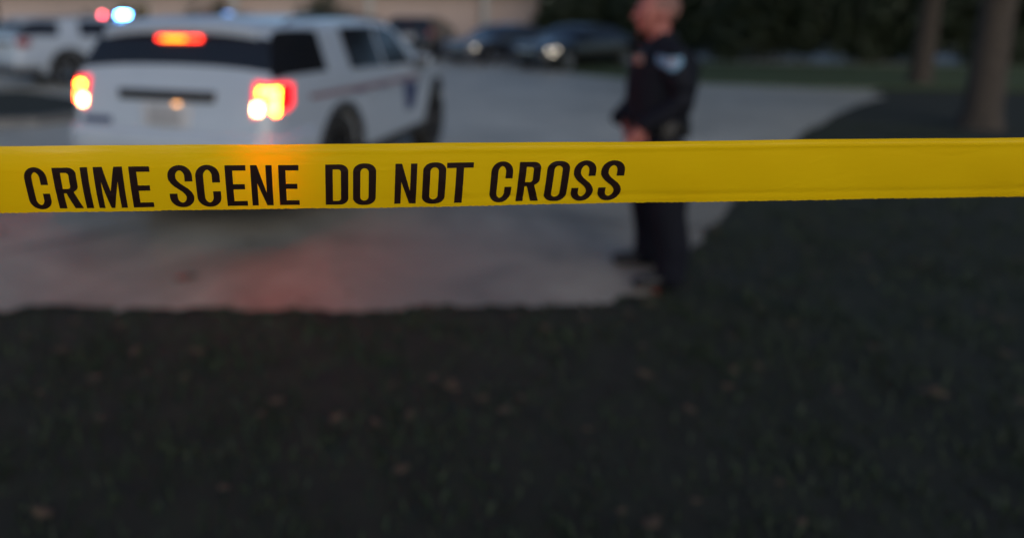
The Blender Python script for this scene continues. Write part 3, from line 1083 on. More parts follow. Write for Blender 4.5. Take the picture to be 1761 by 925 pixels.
    if police and marks:
        for sg in (-1, 1):
            c.side_patch('stripe', ((0.62, 1.025), (3.5, 0.985), (3.5, 1.022), (0.62, 1.062)), sg, 0.0085, M_DECAL_R, t, 20, 3, rel=False, thick=0.002)
            c.side_patch('stripe', ((1.5, 0.99), (3.2, 0.962), (3.2, 0.982), (1.5, 1.012)), sg, 0.0085, M_DECAL, t, 20, 3, rel=False, thick=0.002)
            c.side_patch('door_emblem', ((2.95, 0.66), (3.25, 0.66), (3.42, 0.95), (2.9, 0.95)), sg, 0.0085, M_DECAL, t, 8, 5, rel=False, thick=0.002)
        for k in range(6):
            box('decal_mark', (-0.80 + 0.052 * k, 0.001, 0.85), (0.036, 0.012, 0.06), M_DECAL, t)
    if bar:
        light_bar(c, 2.95, t, bar)
    return t


def build_sedan(loc, rz, label, paint, glints, group):
    t = empty('parked_car', loc, rz)
    tag(t, label, 'car', group)
    c = SEDAN
    c.body(paint, t, (1.05, 3.92), 0.40)
    c.top_patch('rear_window', 0.80, 1.46, 0.88, 0.86, 0.006, M_GLASS, t, 10, 13)
    c.top_patch('windshield', 2.92, 3.62, 0.93, 0.9, 0.006, M_GLASS, t, 12, 15)
    for sg in (-1, 1):
        c.side_patch('side_window', ((1.15, 0.1), (2.10, 0.08), (2.12, 0.86), (1.55, 0.84)), sg, 0.006, M_GLASS, t)
        c.side_patch('side_window', ((2.16, 0.08), (3.25, 0.1), (2.95, 0.82), (2.18, 0.86)), sg, 0.006, M_GLASS, t)
        for a, b in ((1.5, 2.12), (2.14, 3.3)):
            d = c.side_patch('door', ((a, 0.33), (b, 0.33), (b, 0.88), (a - 0.12, 0.9)), sg, 0.005, paint, t, 10, 7, rel=False, thick=0.02)
            box('handle', (sg * (c.side(a + 0.15, 0.8) + 0.025), a + 0.1, 0.81), (0.03, 0.18, 0.03), M_CHROME, d, bev=0.008)
        for s in (1.05, 3.92):
            wheel(t, sg * 0.79, s, 0.335, sg, M_CHROME)
        mr = box('side_mirror', (sg * 1.0, 3.05, 1.0), (0.19, 0.12, 0.13), paint, t, bev=0.035)
        box('arm', (sg * 0.90, 3.08, 0.96), (0.1, 0.06, 0.04), M_TRIM, mr)
        h = c.side_patch('headlight', ((4.36, 0.64), (4.75, 0.60), (4.74, 0.70), (4.38, 0.76)), sg, 0.012, M_HEAD, t, 8, 4, rel=False, thick=0.03)
        tail_lamp(c, sg, 0.80, 0.96, 0.6, 0.3, M_LENS_RED_OFF, None, None, t)
        for bsg, s, z in glints:
            if bsg == sg:
                bm = bmesh.new()
                bmesh.ops.create_uvsphere(bm, u_segments=10, v_segments=6, radius=0.034)
                bmesh.ops.translate(bm, verts=bm.verts, vec=(sg * (c.side(s, z) + 0.012), s, z))
                bm_obj('glow_spot', bm, M_GLINT, h, smooth=True)  # glowing bead in place of a headlamp reflection
    c.wrap('front_bumper', 0.22, 0.56, 0.03, paint, t, front=True, reach=0.42)
    c.wrap('rear_bumper', 0.26, 0.66, 0.035, paint, t, reach=0.5)
    box('grille', (0, 4.83, 0.62), (0.9, 0.06, 0.12), M_CHROME, t, bev=0.015)
    box('license_plate', (0, -0.03, 0.78), (0.31, 0.012, 0.155), M_PLATE, t, bev=0.004)
    return t


YAW = 0.405
build_suv('police_suv', (-1.475, 5.72, 0), -YAW, 'white police SUV with its brake lamps lit, stopped right behind the tape', M_WHITE)
build_suv('police_suv', (-2.5, 12.1, 0), 0.02, 'white police SUV mostly hidden behind the one with lit brake lamps', M_WHITE, lit=False,
          bar=[M_TRIM, M_BAR_ROFF, M_TRIM, M_BAR_DIM, M_TRIM, M_BAR_OFF], marks=False)
# second police vehicle, side on, farther back
cw = ground_at(121, 148)
phi = R(43)
hd, rt = Vector((math.cos(phi), math.sin(phi))), Vector((math.sin(phi), -math.cos(phi)))
o2 = Vector((cw.x, cw.y)) - hd * 1.25 - rt * 0.93
build_suv('police_suv', (o2.x, o2.y, 0), -(PI / 2 - phi), 'white police SUV seen side on with its red and blue roof beacons flashing', M_WHITE, lit=False,
          bar=[M_BAR_RED, M_TRIM, M_TRIM, M_BAR_OFF, M_TRIM, M_BAR_BLUE], marks=False)


def place(gx, gy, heading, car, ref_s, ref_y):
    """origin so that the car's point (ref_s, ref_y) stands over the ground seen at gx, gy"""
    p = ground_at(gx, gy).xy
    h = Vector(heading).normalized()
    r = Vector((h.y, -h.x))
    o = p - h * ref_s - r * ref_y
    return (o.x, o.y, 0), -math.atan2(h.x, h.y)


G = 'cars parked in front of the house'
loc, rz = place(940, 124, (-0.84, -0.54), SEDAN, 4.75, -0.8)
build_sedan(loc, rz, 'black parked sedan with glinting front lamps beside the grass strip', M_BLACKP, [(-1, 4.70, 0.66), (-1, 4.42, 0.69), (-1, 4.58, 0.56)], G)
loc, rz = place(808, 113, (-0.84, -0.54), SEDAN, 4.75, -0.8)
build_sedan(loc, rz, 'charcoal parked sedan between the bush and the black sedan', M_GREYP, [(-1, 4.6, 0.62)], G)
loc, rz = place(742, 106, (0.30, 0.95), SUV, 0.1, 0.95)
build_suv('parked_suv', loc, rz, 'black parked SUV seen past the hood of the police SUV', M_BLACKP, police=False, lit=False, group=G, rim=M_RIM, cat='car')

# ------------------------------------------------------------------ the officer
def remesh(parts, voxel, smooth=6):
    """union of simple closed shapes as one continuous skin"""
    bm = bmesh.new()
    for p in parts:
        p(bm)
    bmesh.ops.recalc_face_normals(bm, faces=bm.faces)
    me = bpy.data.meshes.new('tmp')
    bm.to_mesh(me)
    bm.free()
    o = bpy.data.objects.new('tmp', me)
    COL.objects.link(o)
    md = o.modifiers.new('r', 'REMESH')
    md.mode = 'VOXEL'
    md.voxel_size = voxel
    ms = o.modifiers.new('s', 'SMOOTH')
    ms.factor = 0.5
    ms.iterations = smooth
    dg = bpy.context.evaluated_depsgraph_get()
    res = bpy.data.meshes.new_from_object(o.evaluated_get(dg))
    bpy.data.objects.remove(o)
    return res


def ball(c, r):
    def f(bm):
        q = bmesh.ops.create_icosphere(bm, subdivisions=3, radius=1.0)
        for v in q['verts']:
            rr = r if isinstance(r, tuple) else (r, r, r)
            v.co = Vector((v.co.x * rr[0] + c[0], v.co.y * rr[1] + c[1], v.co.z * rr[2] + c[2]))
    return f


def limb(pts, radii):
    def f(bm):
        add_tube(bm, pts, radii, 16)
        for p, r in zip(pts, radii):
            q = bmesh.ops.create_icosphere(bm, subdivisions=2, radius=r)
            bmesh.ops.translate(bm, verts=q['verts'], vec=p)
    return f


def stack(rows):
    """elliptical rings: (z, cx, cy, rx, ry)"""
    def f(bm):
        n = 28
        rr = [[bm.verts.new((cx + rx * math.cos(2 * PI * k / n), cy + ry * math.sin(2 * PI * k / n), z)) for k in range(n)] for z, cx, cy, rx, ry in rows]
        for a, b in zip(rr, rr[1:]):
            for k in range(n):
                bm.faces.new((a[k], a[(k + 1) % n], b[(k + 1) % n], b[k]))
        bm.faces.new(rr[0][::-1])
        bm.faces.new(rr[-1])
    return f


def officer():
    """local x = forward, y = his left, z = up"""
    pl = ground_at(1118, 496)
    pr = ground_at(1098, 453)
    t = empty('person', ((pl.x + pr.x) / 2, (pl.y + pr.y) / 2, 0), R(176))
    tag(t, 'bald police officer in dark navy uniform standing in profile behind the tape', 'person')
    t.scale = (1.05, 1.08, 1.0)
    lat = abs(pr.y - pl.y) / 2
    yL, yR = min(lat, 0.2), -min(lat, 0.2)
    xL, xR = -0.06, -0.07
    K = [
        # head
        ball((0.045, 0, 1.725), (0.108, 0.079, 0.108)), ball((0.015, 0, 1.735), (0.105, 0.08, 0.10)),
        ball((0.085, 0, 1.655), (0.062, 0.058, 0.072)), ball((0.115, 0, 1.612), (0.030, 0.034, 0.026)),
        ball((0.135, 0, 1.70), (0.022, 0.045, 0.04)), ball((0.142, 0, 1.733), (0.018, 0.05, 0.014)),
        limb([(0.148, 0, 1.72), (0.172, 0, 1.682)], [0.010, 0.015]), ball((0.15, 0, 1.679), (0.014, 0.022, 0.010)),
        ball((0.142, 0, 1.650), (0.014, 0.026, 0.007)), ball((0.140, 0, 1.637), (0.014, 0.024, 0.008)),
        ball((0.098, 0.045, 1.685), (0.04, 0.026, 0.03)), ball((0.098, -0.045, 1.685), (0.04, 0.026, 0.03)),
        ball((0.015, 0.081, 1.692), (0.026, 0.012, 0.036)), ball((0.015, -0.081, 1.692), (0.026, 0.012, 0.036)),
        limb([(-0.005, 0, 1.48), (0.02, 0, 1.60), (0.03, 0, 1.66)], [0.068, 0.064, 0.06]),
        # trunk and limbs under the clothes
        stack([(0.88, 0, 0, 0.11, 0.15), (1.0, 0, 0, 0.125, 0.165), (1.15, 0.01, 0, 0.125, 0.155), (1.35, 0.01, 0, 0.125, 0.175), (1.46, 0, 0, 0.10, 0.17), (1.53, 0, 0, 0.06, 0.09)]),
        limb([(0, yL * 0.55, 0.92), (xL + 0.02, yL * 0.9, 0.50), (xL - 0.03, yL, 0.09)], [0.085, 0.055, 0.04]),
        limb([(0, yR * 0.55, 0.92), (xR + 0.02, yR * 0.9, 0.50), (xR - 0.03, yR, 0.09)], [0.085, 0.055, 0.04]),
        limb([(xL - 0.04, yL, 0.05), (xL + 0.10, yL, 0.035)], [0.035, 0.03]), limb([(xR - 0.04, yR, 0.05), (xR + 0.10, yR, 0.035)], [0.035, 0.03]),
        limb([(0, 0.19, 1.45), (-0.045, 0.25, 1.18), (0.145, 0.215, 1.03)], [0.05, 0.042, 0.028]),
        limb([(0, -0.19, 1.45), (-0.03, -0.25, 1.18), (0.14, -0.10, 1.04)], [0.05, 0.042, 0.028]),
    ]
    # hands: palm, four fingers of unequal length and a thumb
    for (wx, wy, wz), (dx, dy, dz), sg in (((0.15, 0.213, 1.02), (0.42, -0.12, -0.9), 1), ((0.145, -0.095, 1.035), (-0.05, 0.75, -0.65), -1)):
        d = Vector((dx, dy, dz)).normalized()
        wv = Vector((wx, wy, wz))
        side = d.cross(Vector((0, 1, 0))).normalized() * -1     # towards the thumb (forward / up)
        palm_n = d.cross(side).normalized() * sg
        K.append(limb([wv, wv + d * 0.04, wv + d * 0.085], [0.027, 0.034, 0.034]))
        for k, ln in enumerate((0.072, 0.080, 0.074, 0.058)):
            off = side * (0.033 - 0.022 * k)
            a = wv + d * 0.085 + off
            b = a + d * ln * 0.5 + palm_n * 0.008
            c = b + d * ln * 0.34 + palm_n * 0.026
            e = c + d * ln * 0.12 + palm_n * 0.022
            K.append(limb([a, b, c, e], [0.0105, 0.0095, 0.0088, 0.008]))
        a = wv + d * 0.03 + side * 0.03
        b = a + d * 0.035 + side * 0.028 + palm_n * 0.012
        K.append(limb([a, b, b + d * 0.034 + palm_n * 0.014], [0.013, 0.0115, 0.0095]))
    body = link('body', remesh(K, 0.0055, 3), M_SKIN, t, smooth=True)
    body.data.materials.clear()
    body.data.materials.append(M_SKIN)
    # eyes
    for sg in (-1, 1):
        bm = bmesh.new()
        bmesh.ops.create_uvsphere(bm, u_segments=12, v_segments=8, radius=0.0115)
        bmesh.ops.translate(bm, verts=bm.verts, vec=(0.134, sg * 0.031, 1.714))
        bm_obj('eye', bm, M_EYE, t, smooth=True)
    # cropped hair: shell of the crown and back of the head
    hm = remesh([ball((0.040, 0, 1.7265), (0.108, 0.0815, 0.111)), ball((0.012, 0, 1.7365), (0.107, 0.0825, 0.1025))], 0.006, 3)
    bm = bmesh.new()
    bm.from_mesh(hm)
    kill = [f for f in bm.faces if (lambda c: c.z < 1.66 + max(0, (c.x - 0.0)) * 1.35 or c.x > 0.075 or (c.z > 1.79 and c.x > 0.0))(f.calc_center_median())]
    bmesh.ops.delete(bm, geom=kill, context='FACES')
    bm_obj('hair', bm, M_HAIR, t, smooth=True)
    # jacket over a vest
    jk = [
        stack([(0.985, 0.0, 0, 0.150, 0.185), (1.03, 0.005, 0, 0.165, 0.20), (1.12, -0.01, 0, 0.188, 0.20), (1.25, -0.018, 0, 0.20, 0.205), (1.38, -0.025, 0, 0.196, 0.215), (1.46, -0.03, 0, 0.152, 0.20), (1.52, -0.01, 0, 0.085, 0.13), (1.555, -0.005, 0, 0.075, 0.09)]),
        ball((-0.01, 0.17, 1.445), (0.082, 0.075, 0.075)), ball((-0.01, -0.17, 1.445), (0.082, 0.075, 0.075)),
        limb([(-0.005, 0.20, 1.44), (-0.035, 0.245, 1.30), (-0.05, 0.255, 1.18), (0.05, 0.24, 1.09), (0.135, 0.218, 1.035)], [0.078, 0.076, 0.068, 0.058, 0.05]),
        limb([(-0.005, -0.20, 1.44), (-0.02, -0.24, 1.30), (-0.035, -0.25, 1.18), (0.10, -0.17, 1.105), (0.19, -0.10, 1.035)], [0.078, 0.076, 0.068, 0.058, 0.05]),
        stack([(1.53, -0.012, 0, 0.078, 0.085), (1.59, -0.01, 0, 0.076, 0.078)]),
        # folds
        limb([(0.13, 0.1, 1.06), (0.16, 0.0, 1.075), (0.13, -0.1, 1.06)], [0.03, 0.032, 0.03]), limb([(-0.13, 0.12, 1.05), (-0.15, 0, 1.06), (-0.13, -0.12, 1.05)], [0.03, 0.03, 0.03]),
        limb([(-0.06, 0.30, 1.22), (-0.09, 0.24, 1.20)], [0.018, 0.02]), limb([(-0.03, 0.31, 1.28), (-0.07, 0.26, 1.26)], [0.016, 0.018]),
    ]
    jm = remesh(jk, 0.008, 5)
    jacket = link('jacket', jm, None, t, smooth=True)
    jm.materials.clear()
    jm.materials.append(M_NAVY)
    bm = bmesh.new()
    bm.from_mesh(jm)
    bvh = BVHTree.FromBMesh(bm)
    bm.free()
    # shoulder patch following the sleeve
    V, n, mrows = [], 13, 11
    for i in range(n):
        for j in range(mrows):
            u, v = i / (n - 1) * 2 - 1, j / (mrows - 1)
            hw = 0.05 * (math.sin(min(1.0, (0.10 + v) * 1.35) * PI / 2)) * (1 - 0.14 * max(0, v - 0.75) * 4)
            x, z = 0.028 + u * hw, 1.368 + 0.088 * v - 0.012 * (1 - u * u) * (v > 0.9)
            V.append((x, z))
    def project(pts, off):
        o_ = []
        for x, z in pts:
            hit = bvh.ray_cast(Vector((x, 0.6, z)), Vector((0, -1, 0)))
            p = hit[0] if hit[0] is not None else Vector((x, 0.24, z))
            nn = hit[1] if hit[0] is not None else Vector((0, 1, 0))
            o_.append(p + nn * off)
        return o_
    pa = mesh_obj('shoulder_patch', project(V, 0.004), grid_faces(n, mrows), M_PATCH, jacket, smooth=True)
    pa['label'] = 'pale blue shield patch on the upper sleeve'
    V2 = []
    for i in range(9):
        for j in range(7):
            a, rr = 2 * PI * i / 8, 0.024 * j / 6
            V2.append((0.028 + math.cos(a) * rr, 1.418 + math.sin(a) * rr * 0.9))
    mesh_obj('patch_centre', project(V2, 0.007), grid_faces(9, 7), M_PATCH2, jacket, smooth=True)
    # badge on the chest, three-quarter visible
    bm = bmesh.new()
    add_box(bm, (0, 0, 0), (0.014, 0.05, 0.06), 0.006)
    add_box(bm, (0.006, 0, 0.0), (0.012, 0.03, 0.036), 0.004)
    for v in bm.verts:
        v.co = Matrix.Rotation(R(38), 3, 'Z') @ v.co + Vector((0.158, 0.105, 1.425))
    bm_obj('badge', bm, M_BRASS, jacket, smooth=True, angle=40)
    # trousers, belt, shoes
    tm = remesh([
        stack([(0.80, 0, 0, 0.125, 0.17), (0.92, -0.005, 0, 0.145, 0.185), (1.03, 0, 0, 0.14, 0.18)]),
        limb([(0.0, yL * 0.55, 0.88), (xL + 0.01, yL * 0.8, 0.66), (xL + 0.02, yL * 0.92, 0.48), (xL - 0.02, yL, 0.26), (xL - 0.02, yL, 0.09)], [0.135, 0.12, 0.107, 0.10, 0.094]),
        limb([(0.0, yR * 0.55, 0.88), (xR + 0.01, yR * 0.8, 0.66), (xR + 0.02, yR * 0.92, 0.48), (xR - 0.02, yR, 0.26), (xR - 0.02, yR, 0.09)], [0.135, 0.12, 0.107, 0.10, 0.094]),
    ], 0.009, 5)
    tr = link('trousers', tm, None, t, smooth=True)
    tm.materials.clear()
    tm.materials.append(M_TROUS)
    bm = bmesh.new()
    nn = 36
    ring = []
    for k in range(nn):
        a = 2 * PI * k / nn
        ring.append([bm.verts.new((r1 * math.cos(a) * 1.0, (r1 + 0.038) * math.sin(a), z)) for r1, z in ((0.150, 0.985), (0.168, 0.985), (0.168, 1.035), (0.150, 1.035))])
    for k in range(nn):
        for j in range(4):
            bm.faces.new((ring[k][j], ring[k][(j + 1) % 4], ring[(k + 1) % nn][(j + 1) % 4], ring[(k + 1) % nn][j]))
    belt = bm_obj('duty_belt', bm, M_LEATHER, t, smooth=True, angle=40)
    for a, s in ((90, (0.09, 0.05, 0.12)), (130, (0.06, 0.045, 0.1)), (45, (0.07, 0.045, 0.09)), (-90, (0.075, 0.06, 0.24)), (-40, (0.07, 0.045, 0.09))):
        rot = Matrix.Rotation(R(a - 90), 3, 'Z')
        p = Vector((0.172 * math.cos(R(a)), 0.218 * math.sin(R(a)), 1.0 - (0.08 if s[2] > 0.2 else 0.0)))
        box('holster' if s[2] > 0.2 else 'pouch', p, s, M_LEATHER, belt, bev=0.012, rot=rot)
    for x, y, a in ((xL, yL, 6), (xR, yR, -6)):
        rot = Matrix.Rotation(R(a), 3, 'Z')
        def pt(u, v, z):
            q = rot @ Vector((u, v, 0))
            return (x + q.x, y + q.y, z)
        sm = remesh([limb([pt(-0.07, 0, 0.055), pt(0.02, 0, 0.06), pt(0.12, 0, 0.045), pt(0.175, 0, 0.038)], [0.046, 0.05, 0.044, 0.034]), limb([pt(-0.04, 0, 0.07), pt(-0.03, 0, 0.15)], [0.055, 0.056])], 0.007, 3)
        for v in sm.vertices:
            if v.co.z < 0.012:
                v.co.z = 0.004
        so = link('shoe', sm, None, t, smooth=True, angle=50)
        sm.materials.clear()
        sm.materials.append(M_LEATHER)


officer()

# ------------------------------------------------------------------ the tape
T_TOP = [(-600, 254.5), (0, 252), (380, 248), (560, 246.3), (800, 244.3), (1200, 242.4), (1700, 238.5), (2400, 232)]
T_BOT = [(-600, 372.0), (0, 366.2), (350, 362.5), (600, 358.3), (800, 355.6), (1000, 352.8), (1200, 349.2), (1700, 341.0), (2400, 330)]
TAPE_TILT = math.atan(F / 2700.0)      # lean of the film against the view axis
W_T = 0.0762


def tape_frame(x):
    yt, yb = interp(T_TOP, x), interp(T_BOT, x)
    dep = F * W_T * math.cos(TAPE_TILT) / (yb - yt)
    return (yt + yb) / 2, dep


_xs = np.linspace(-600, 2400, 400)
_ym = np.array([tape_frame(x)[0] + 4.7 - 0.0022 * min(max(x, -200), 1600) for x in _xs])
_dp = np.array([tape_frame(x)[1] for x in _xs])
_cy = np.polyfit(_xs, _ym, 3)
_cd = np.polyfit(_xs, _dp, 2)
CAM_M = Matrix.Rotation(PI / 2 - PITCH, 3, 'X')
T_UP = CAM_M @ Vector((0, math.cos(TAPE_TILT), math.sin(TAPE_TILT)))
T_N = CAM_M @ Vector((0, -math.sin(TAPE_TILT), math.cos(TAPE_TILT)))


CREASES = [(random.uniform(-300, 2100), random.uniform(0.05, 0.95), random.gauss(0.0, 0.22), random.uniform(0.015, 0.07), random.uniform(0.0012, 0.003), random.choice((-1, 1)) * random.uniform(0.00012, 0.00035)) for _ in range(46)]


def tape_pt(x, v, off=0.0):
    """x: place along the film, v: 0 at its lower edge, 1 at the upper, off: towards the viewer"""
    c = unproj(x, float(np.polyval(_cy, x)), float(np.polyval(_cd, x)))
    t = (v - 0.5) * W_T
    # soft belly, the top rolling back a little on the left, a long crease on the right
    k_l = 1 / (1 + math.exp((x - 420) / 150))
    k_r = 1 / (1 + math.exp((700 - x) / 130))
    n = -0.0026 * (2 * v - 1) ** 2
    n -= k_l * 0.0105 * max(0.0, v - 0.66) ** 1.6 * 2.2
    n += k_r * 0.0011 * math.exp(-((v - 0.90 - 0.00002 * (x - 900)) / 0.030) ** 2)
    n -= k_r * 0.0007 * math.exp(-((v - 0.14) / 0.05) ** 2)
    for cx_, cv, an, ln, wd, am in CREASES:
        du, dv = (x - cx_) * 0.00062, (v - cv) * W_T
        a_, b_ = du * math.cos(an) + dv * math.sin(an), -du * math.sin(an) + dv * math.cos(an)
        if abs(a_) < 3 * ln and abs(b_) < 4 * wd:
            n += am * math.exp(-(a_ / ln) ** 2 - (b_ / wd) ** 2)
    n += 0.0009 * math.sin(x * 0.0063 + 0.7) * (v - 0.5) + 0.0006 * math.sin(x * 0.011 + 2 * v) + 0.0003 * math.sin(x * 0.031 + 5 * v + 1.3)
    return c + T_UP * t + T_N * (n + off)


def build_tape():
    xs = np.arange(-480, 2320, 2.0)
    vs = np.concatenate([[0.0, 0.012], np.linspace(0.04, 1.0, 34)])
    V = []
    jag = 0.0
    for i, x in enumerate(xs):
        jag = 0.6 * jag + random.gauss(0, 0.002)
        tooth = 0.003 * (((i // 3) % 2) - 0.5)
        for j, v in enumerate(vs):
            V.append(tape_pt(x, v + (jag + tooth if j == 0 else 0.0)))
    o = mesh_obj('barrier_tape', V, grid_faces(len(xs), len(vs)), M_TAPE, smooth=True)
    tag(o, 'yellow plastic barrier tape printed CRIME SCENE DO NOT CROSS stretched across the scene', 'barrier tape')
    return o


tape = build_tape()


# --- lettering: outlines in a unit box (0..1 wide, 0..1 high), stroke widths given for the letter's own width
def arc(cx, cy, rx, ry, a0, a1, n=9):
    return [(cx + rx * math.cos(R(a0 + (a1 - a0) * k / n)), cy + ry * math.sin(R(a0 + (a1 - a0) * k / n))) for k in range(n + 1)]


def rrect(x0, y0, x1, y1, rx, ry):
    return arc(x1 - rx, y1 - ry, rx, ry, 0, 90) + arc(x0 + rx, y1 - ry, rx, ry, 90, 180) + arc(x0 + rx, y0 + ry, rx, ry, 180, 270) + arc(x1 - rx, y0 + ry, rx, ry, 270, 360)


def stroke(pts, tx, ty):
    """thick open line; thickness tx across, ty up (anisotropic because boxes are scaled)"""
    P = [Vector((p[0] / tx, p[1] / ty)) for p in pts]
    Lf, Rt = [], []
    for i, p in enumerate(P):
        d = (P[min(i + 1, len(P) - 1)] - P[max(i - 1, 0)]).normalized()
        n = Vector((-d.y, d.x)) * 0.5
        Lf.append(p + n)
        Rt.append(p - n)
    return [(q.x * tx, q.y * ty) for q in Lf + Rt[::-1]]


def glyph(ch):
    """outline loops in units of letter height; returns (width, loops)"""
    t, b = 0.178, 0.125                         # stem and bar
    if ch == 'I':
        return 0.178, [[(0, 0), (t, 0), (t, 1), (0, 1)]]
    if ch == 'E':
        w_ = 0.50
        return w_, [[(0, 0), (w_, 0), (w_, b), (t, b), (t, 0.42), (0.46, 0.42), (0.46, 0.55), (t, 0.55), (t, 1 - b), (w_, 1 - b), (w_, 1), (0, 1)]]
    if ch == 'T':
        w_ = 0.62
        return w_, [[(0.221, 0), (0.399, 0), (0.399, 1 - b), (w_, 1 - b), (w_, 1), (0, 1), (0, 1 - b), (0.221, 1 - b)]]
    if ch == 'N':
        w_ = 0.53
        return w_, [[(0, 0), (0.155, 0), (0.155, 0.56), (0.37, 0), (w_, 0), (w_, 1), (0.375, 1), (0.375, 0.33), (0.16, 1), (0, 1)]]
    if ch == 'M':
        w_ = 0.72
        return w_, [[(0, 0), (0.15, 0), (0.15, 0.66), (0.305, 0), (0.40, 0), (0.565, 0.66), (0.565, 0), (w_, 0), (w_, 1), (0.505, 1), (0.358, 0.42), (0.222, 1), (0, 1)]]
    if ch == 'D':
        w_ = 0.55
        out_ = [(0, 0)] + arc(w_ - 0.21, 0.17, 0.21, 0.17, 270, 360) + arc(w_ - 0.21, 0.83, 0.21, 0.17, 0, 90) + [(0, 1)]
        inn = [(t, b * 0.8)] + arc(w_ - t - 0.075, b * 0.8 + 0.07, 0.075, 0.07, 270, 360) + arc(w_ - t - 0.075, 0.875 - 0.06, 0.075, 0.07, 0, 90) + [(t, 0.885)]
        return w_, [out_, inn]
    if ch == 'O':
        w_ = 0.56
        return w_, [rrect(0, -0.015, w_, 1.015, 0.25, 0.19), rrect(t, 0.10, w_ - t, 0.90, 0.10, 0.10)]
    if ch == 'R':
        w_ = 0.57
        out_ = [(0, 0), (t, 0), (t, 0.39), (0.235, 0.39), (0.375, 0), (w_, 0), (0.415, 0.42)] + arc(0.535 - 0.17, 0.57, 0.17, 0.14, -50, 0, 5) + arc(0.535 - 0.18, 0.85, 0.18, 0.15, 0, 90) + [(0, 1)]
        inn = [(t, 0.50)] + arc(0.36 - 0.07, 0.57, 0.07, 0.07, 270, 360, 6) + arc(0.36 - 0.07, 0.81, 0.07, 0.07, 0, 90, 6) + [(t, 0.88)]
        return w_, [out_, inn]
    if ch == 'C':
        w_ = 0.55
        h = t / 2
        p = [(w_ - h, 0.60), (w_ - h, 0.74)] + arc(w_ / 2, 0.76, w_ / 2 - h, 0.20, 0, 180, 16) + arc(w_ / 2, 0.24, w_ / 2 - h, 0.20, 180, 360, 16) + [(w_ - h, 0.26), (w_ - h, 0.385)]
        return w_, [stroke(p, t, 0.115)]
    if ch == 'S':
        w_ = 0.56
        h = t / 2
        p = [(w_ - h, 0.635), (w_ - h, 0.74)] + arc(w_ / 2, 0.765, w_ / 2 - h, 0.195, 0, 180, 16) + [(h + 0.005, 0.69), (h + 0.045, 0.62), (h + 0.11, 0.55), (w_ - h - 0.10, 0.42), (w_ - h - 0.035, 0.345), (w_ - h, 0.27)] \
            + arc(w_ / 2, 0.235, w_ / 2 - h, 0.195, 0, -180, 16) + [(h, 0.25), (h, 0.335)]
        return w_, [stroke(p, t, 0.122)]


V_LO, V_HI = 0.068, 0.712     # baseline and cap line across the film
# letter extents along the film (photograph pixels at mid height)
TEXT = [('C', 46, 84.5), ('R', 95.5, 137.5), ('I', 143, 155.5), ('M', 165, 214.5), ('E', 225, 260.5),
        ('S', 290, 332), ('C', 337.5, 379), ('E', 388.5, 424), ('N', 432, 468.8), ('E', 479.7, 514.2),
        ('D', 559.7, 599), ('O', 607, 646.5), ('N', 679, 716.3), ('O', 726.5, 766), ('T', 767, 812.5),
        ('C', 843.5, 880.5), ('R', 890.7, 930), ('O', 938.5, 977), ('S', 984.5, 1022.5), ('S', 1031, 1071)]


def letter(ch, x0, x1):
    k = 1 + 0.115 * 112 / 2700.0
    x0, x1 = 585 + (x0 - 585) * k, 585 + (x1 - 585) * k
    gw, loops = glyph(ch)
    cu = bpy.data.curves.new('l', 'CURVE')
    cu.dimensions = '2D'
    cu.fill_mode = 'FRONT'
    for lp in loops:
        sp = cu.splines.new('POLY')
        sp.points.add(len(lp) - 1)
        for p, q in zip(sp.points, lp):
            p.co = (q[0], q[1], 0, 1)
        sp.use_cyclic_u = True
    oc = bpy.data.objects.new('l', cu)
    COL.objects.link(oc)
    dg = bpy.context.evaluated_depsgraph_get()
    me = bpy.data.meshes.new_from_object(oc.evaluated_get(dg))
    bpy.data.objects.remove(oc)
    bm = bmesh.new()
    bm.from_mesh(me)
    for ax, n in ((0, 6), (1, 16)):
        for i in range(1, n):
            co = [0, 0, 0]
            co[ax] = (gw if ax == 0 else 1.0) * i / n
            no = [0, 0, 0]
            no[ax] = 1
            bmesh.ops.bisect_plane(bm, geom=bm.verts[:] + bm.edges[:] + bm.faces[:], plane_co=co, plane_no=no)
    for v in bm.verts:
        v.co = tape_pt(x0 + (x1 - x0) * v.co.x / gw, V_LO + (V_HI - V_LO) * v.co.y, 0.0005)
    o = bm_obj('letter', bm, M_INK, tape)
    return o


for ch, a, b in TEXT:
    letter(ch, a, b)

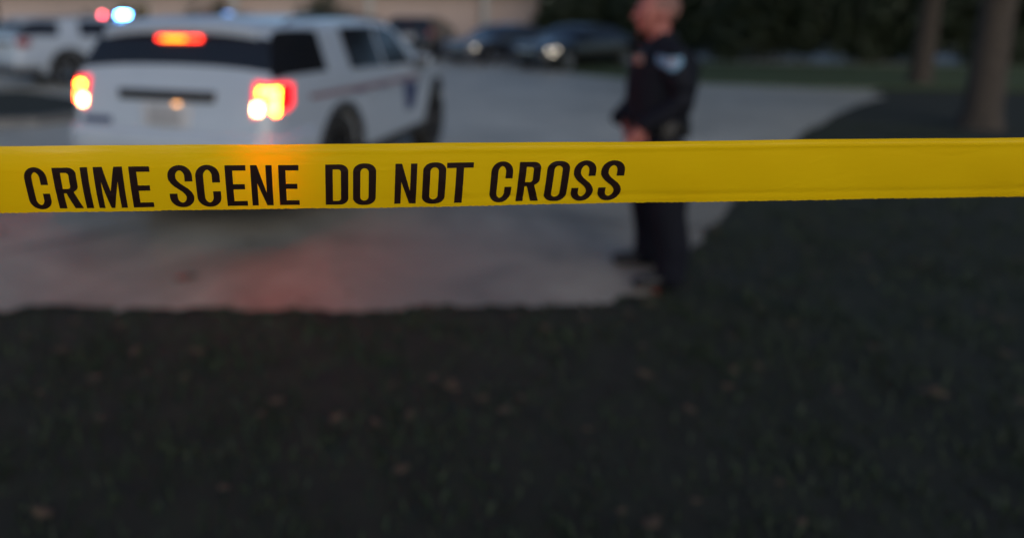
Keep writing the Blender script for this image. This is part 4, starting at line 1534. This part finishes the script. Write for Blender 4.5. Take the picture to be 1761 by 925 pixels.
# ------------------------------------------------------------------ fallen leaves
def leaf(x, y, size, rot, label):
    p = ground_at(x, y)
    n = 9
    V = []
    for i in range(n):
        u = i / (n - 1)
        wd = size * 0.36 * math.sin(PI * u ** 0.8) * (1 + 0.18 * math.sin(u * 19))
        for j in (-1, 0, 1):
            V.append((p.x + math.cos(rot) * size * (u - 0.5) - math.sin(rot) * wd * j, p.y + math.sin(rot) * size * (u - 0.5) + math.cos(rot) * wd * j,
                      0.006 + 0.25 * size * (abs(j) * 0.45 + (u - 0.5) ** 2)))
    o = mesh_obj('fallen_leaf', V, grid_faces(n, 3), M_FLEAF, smooth=True)
    tag(o, label, 'leaf', 'fallen leaves on the driveway')



def litter():
    n = 420
    X, Y = rng.uniform(-3.5, 6.0, n), rng.uniform(1.6, 7.5, n)
    k = in_lawn(X, Y) | (rng.uniform(0, 1, n) < 0.06)
    X, Y = X[k], Y[k]
    V, Fs = [], []
    for x, y in zip(X, Y):
        a, sz, b = random.uniform(0, 6.28), random.uniform(0.02, 0.05), len(V)
        z = 0.012 if not in_lawn(np.array([x]), np.array([y]))[0] else random.uniform(0.02, 0.045)
        for u, wv, dz in ((-1, 0, 0.3), (-0.3, 0.55, 0.1), (0.4, 0.45, 0.2), (1, 0, 0.5), (0.4, -0.45, 0.3), (-0.3, -0.55, 0.0)):
            V.append((x + sz * (u * math.cos(a) - wv * math.sin(a)), y + sz * (u * math.sin(a) + wv * math.cos(a)), z + dz * sz * 0.5))
        Fs += [(b, b + 1, b + 2, b + 3), (b, b + 3, b + 4, b + 5)]
    o = mesh_obj('leaf_litter', V, Fs, mat('brown_dry_leaf', (0.10, 0.062, 0.03), 0.8, noise=(0.05, 0.032, 0.018), noise_scale=4))
    tag(o, 'small brown fallen leaves scattered over the dark grass', 'leaves', kind='stuff')


litter()
leaf(315, 481, 0.10, 0.5, 'dry red leaf lying alone on the driveway behind the police SUV')
leaf(1128, 505, 0.07, 1.4, 'dry red leaf lying at the feet of the officer')
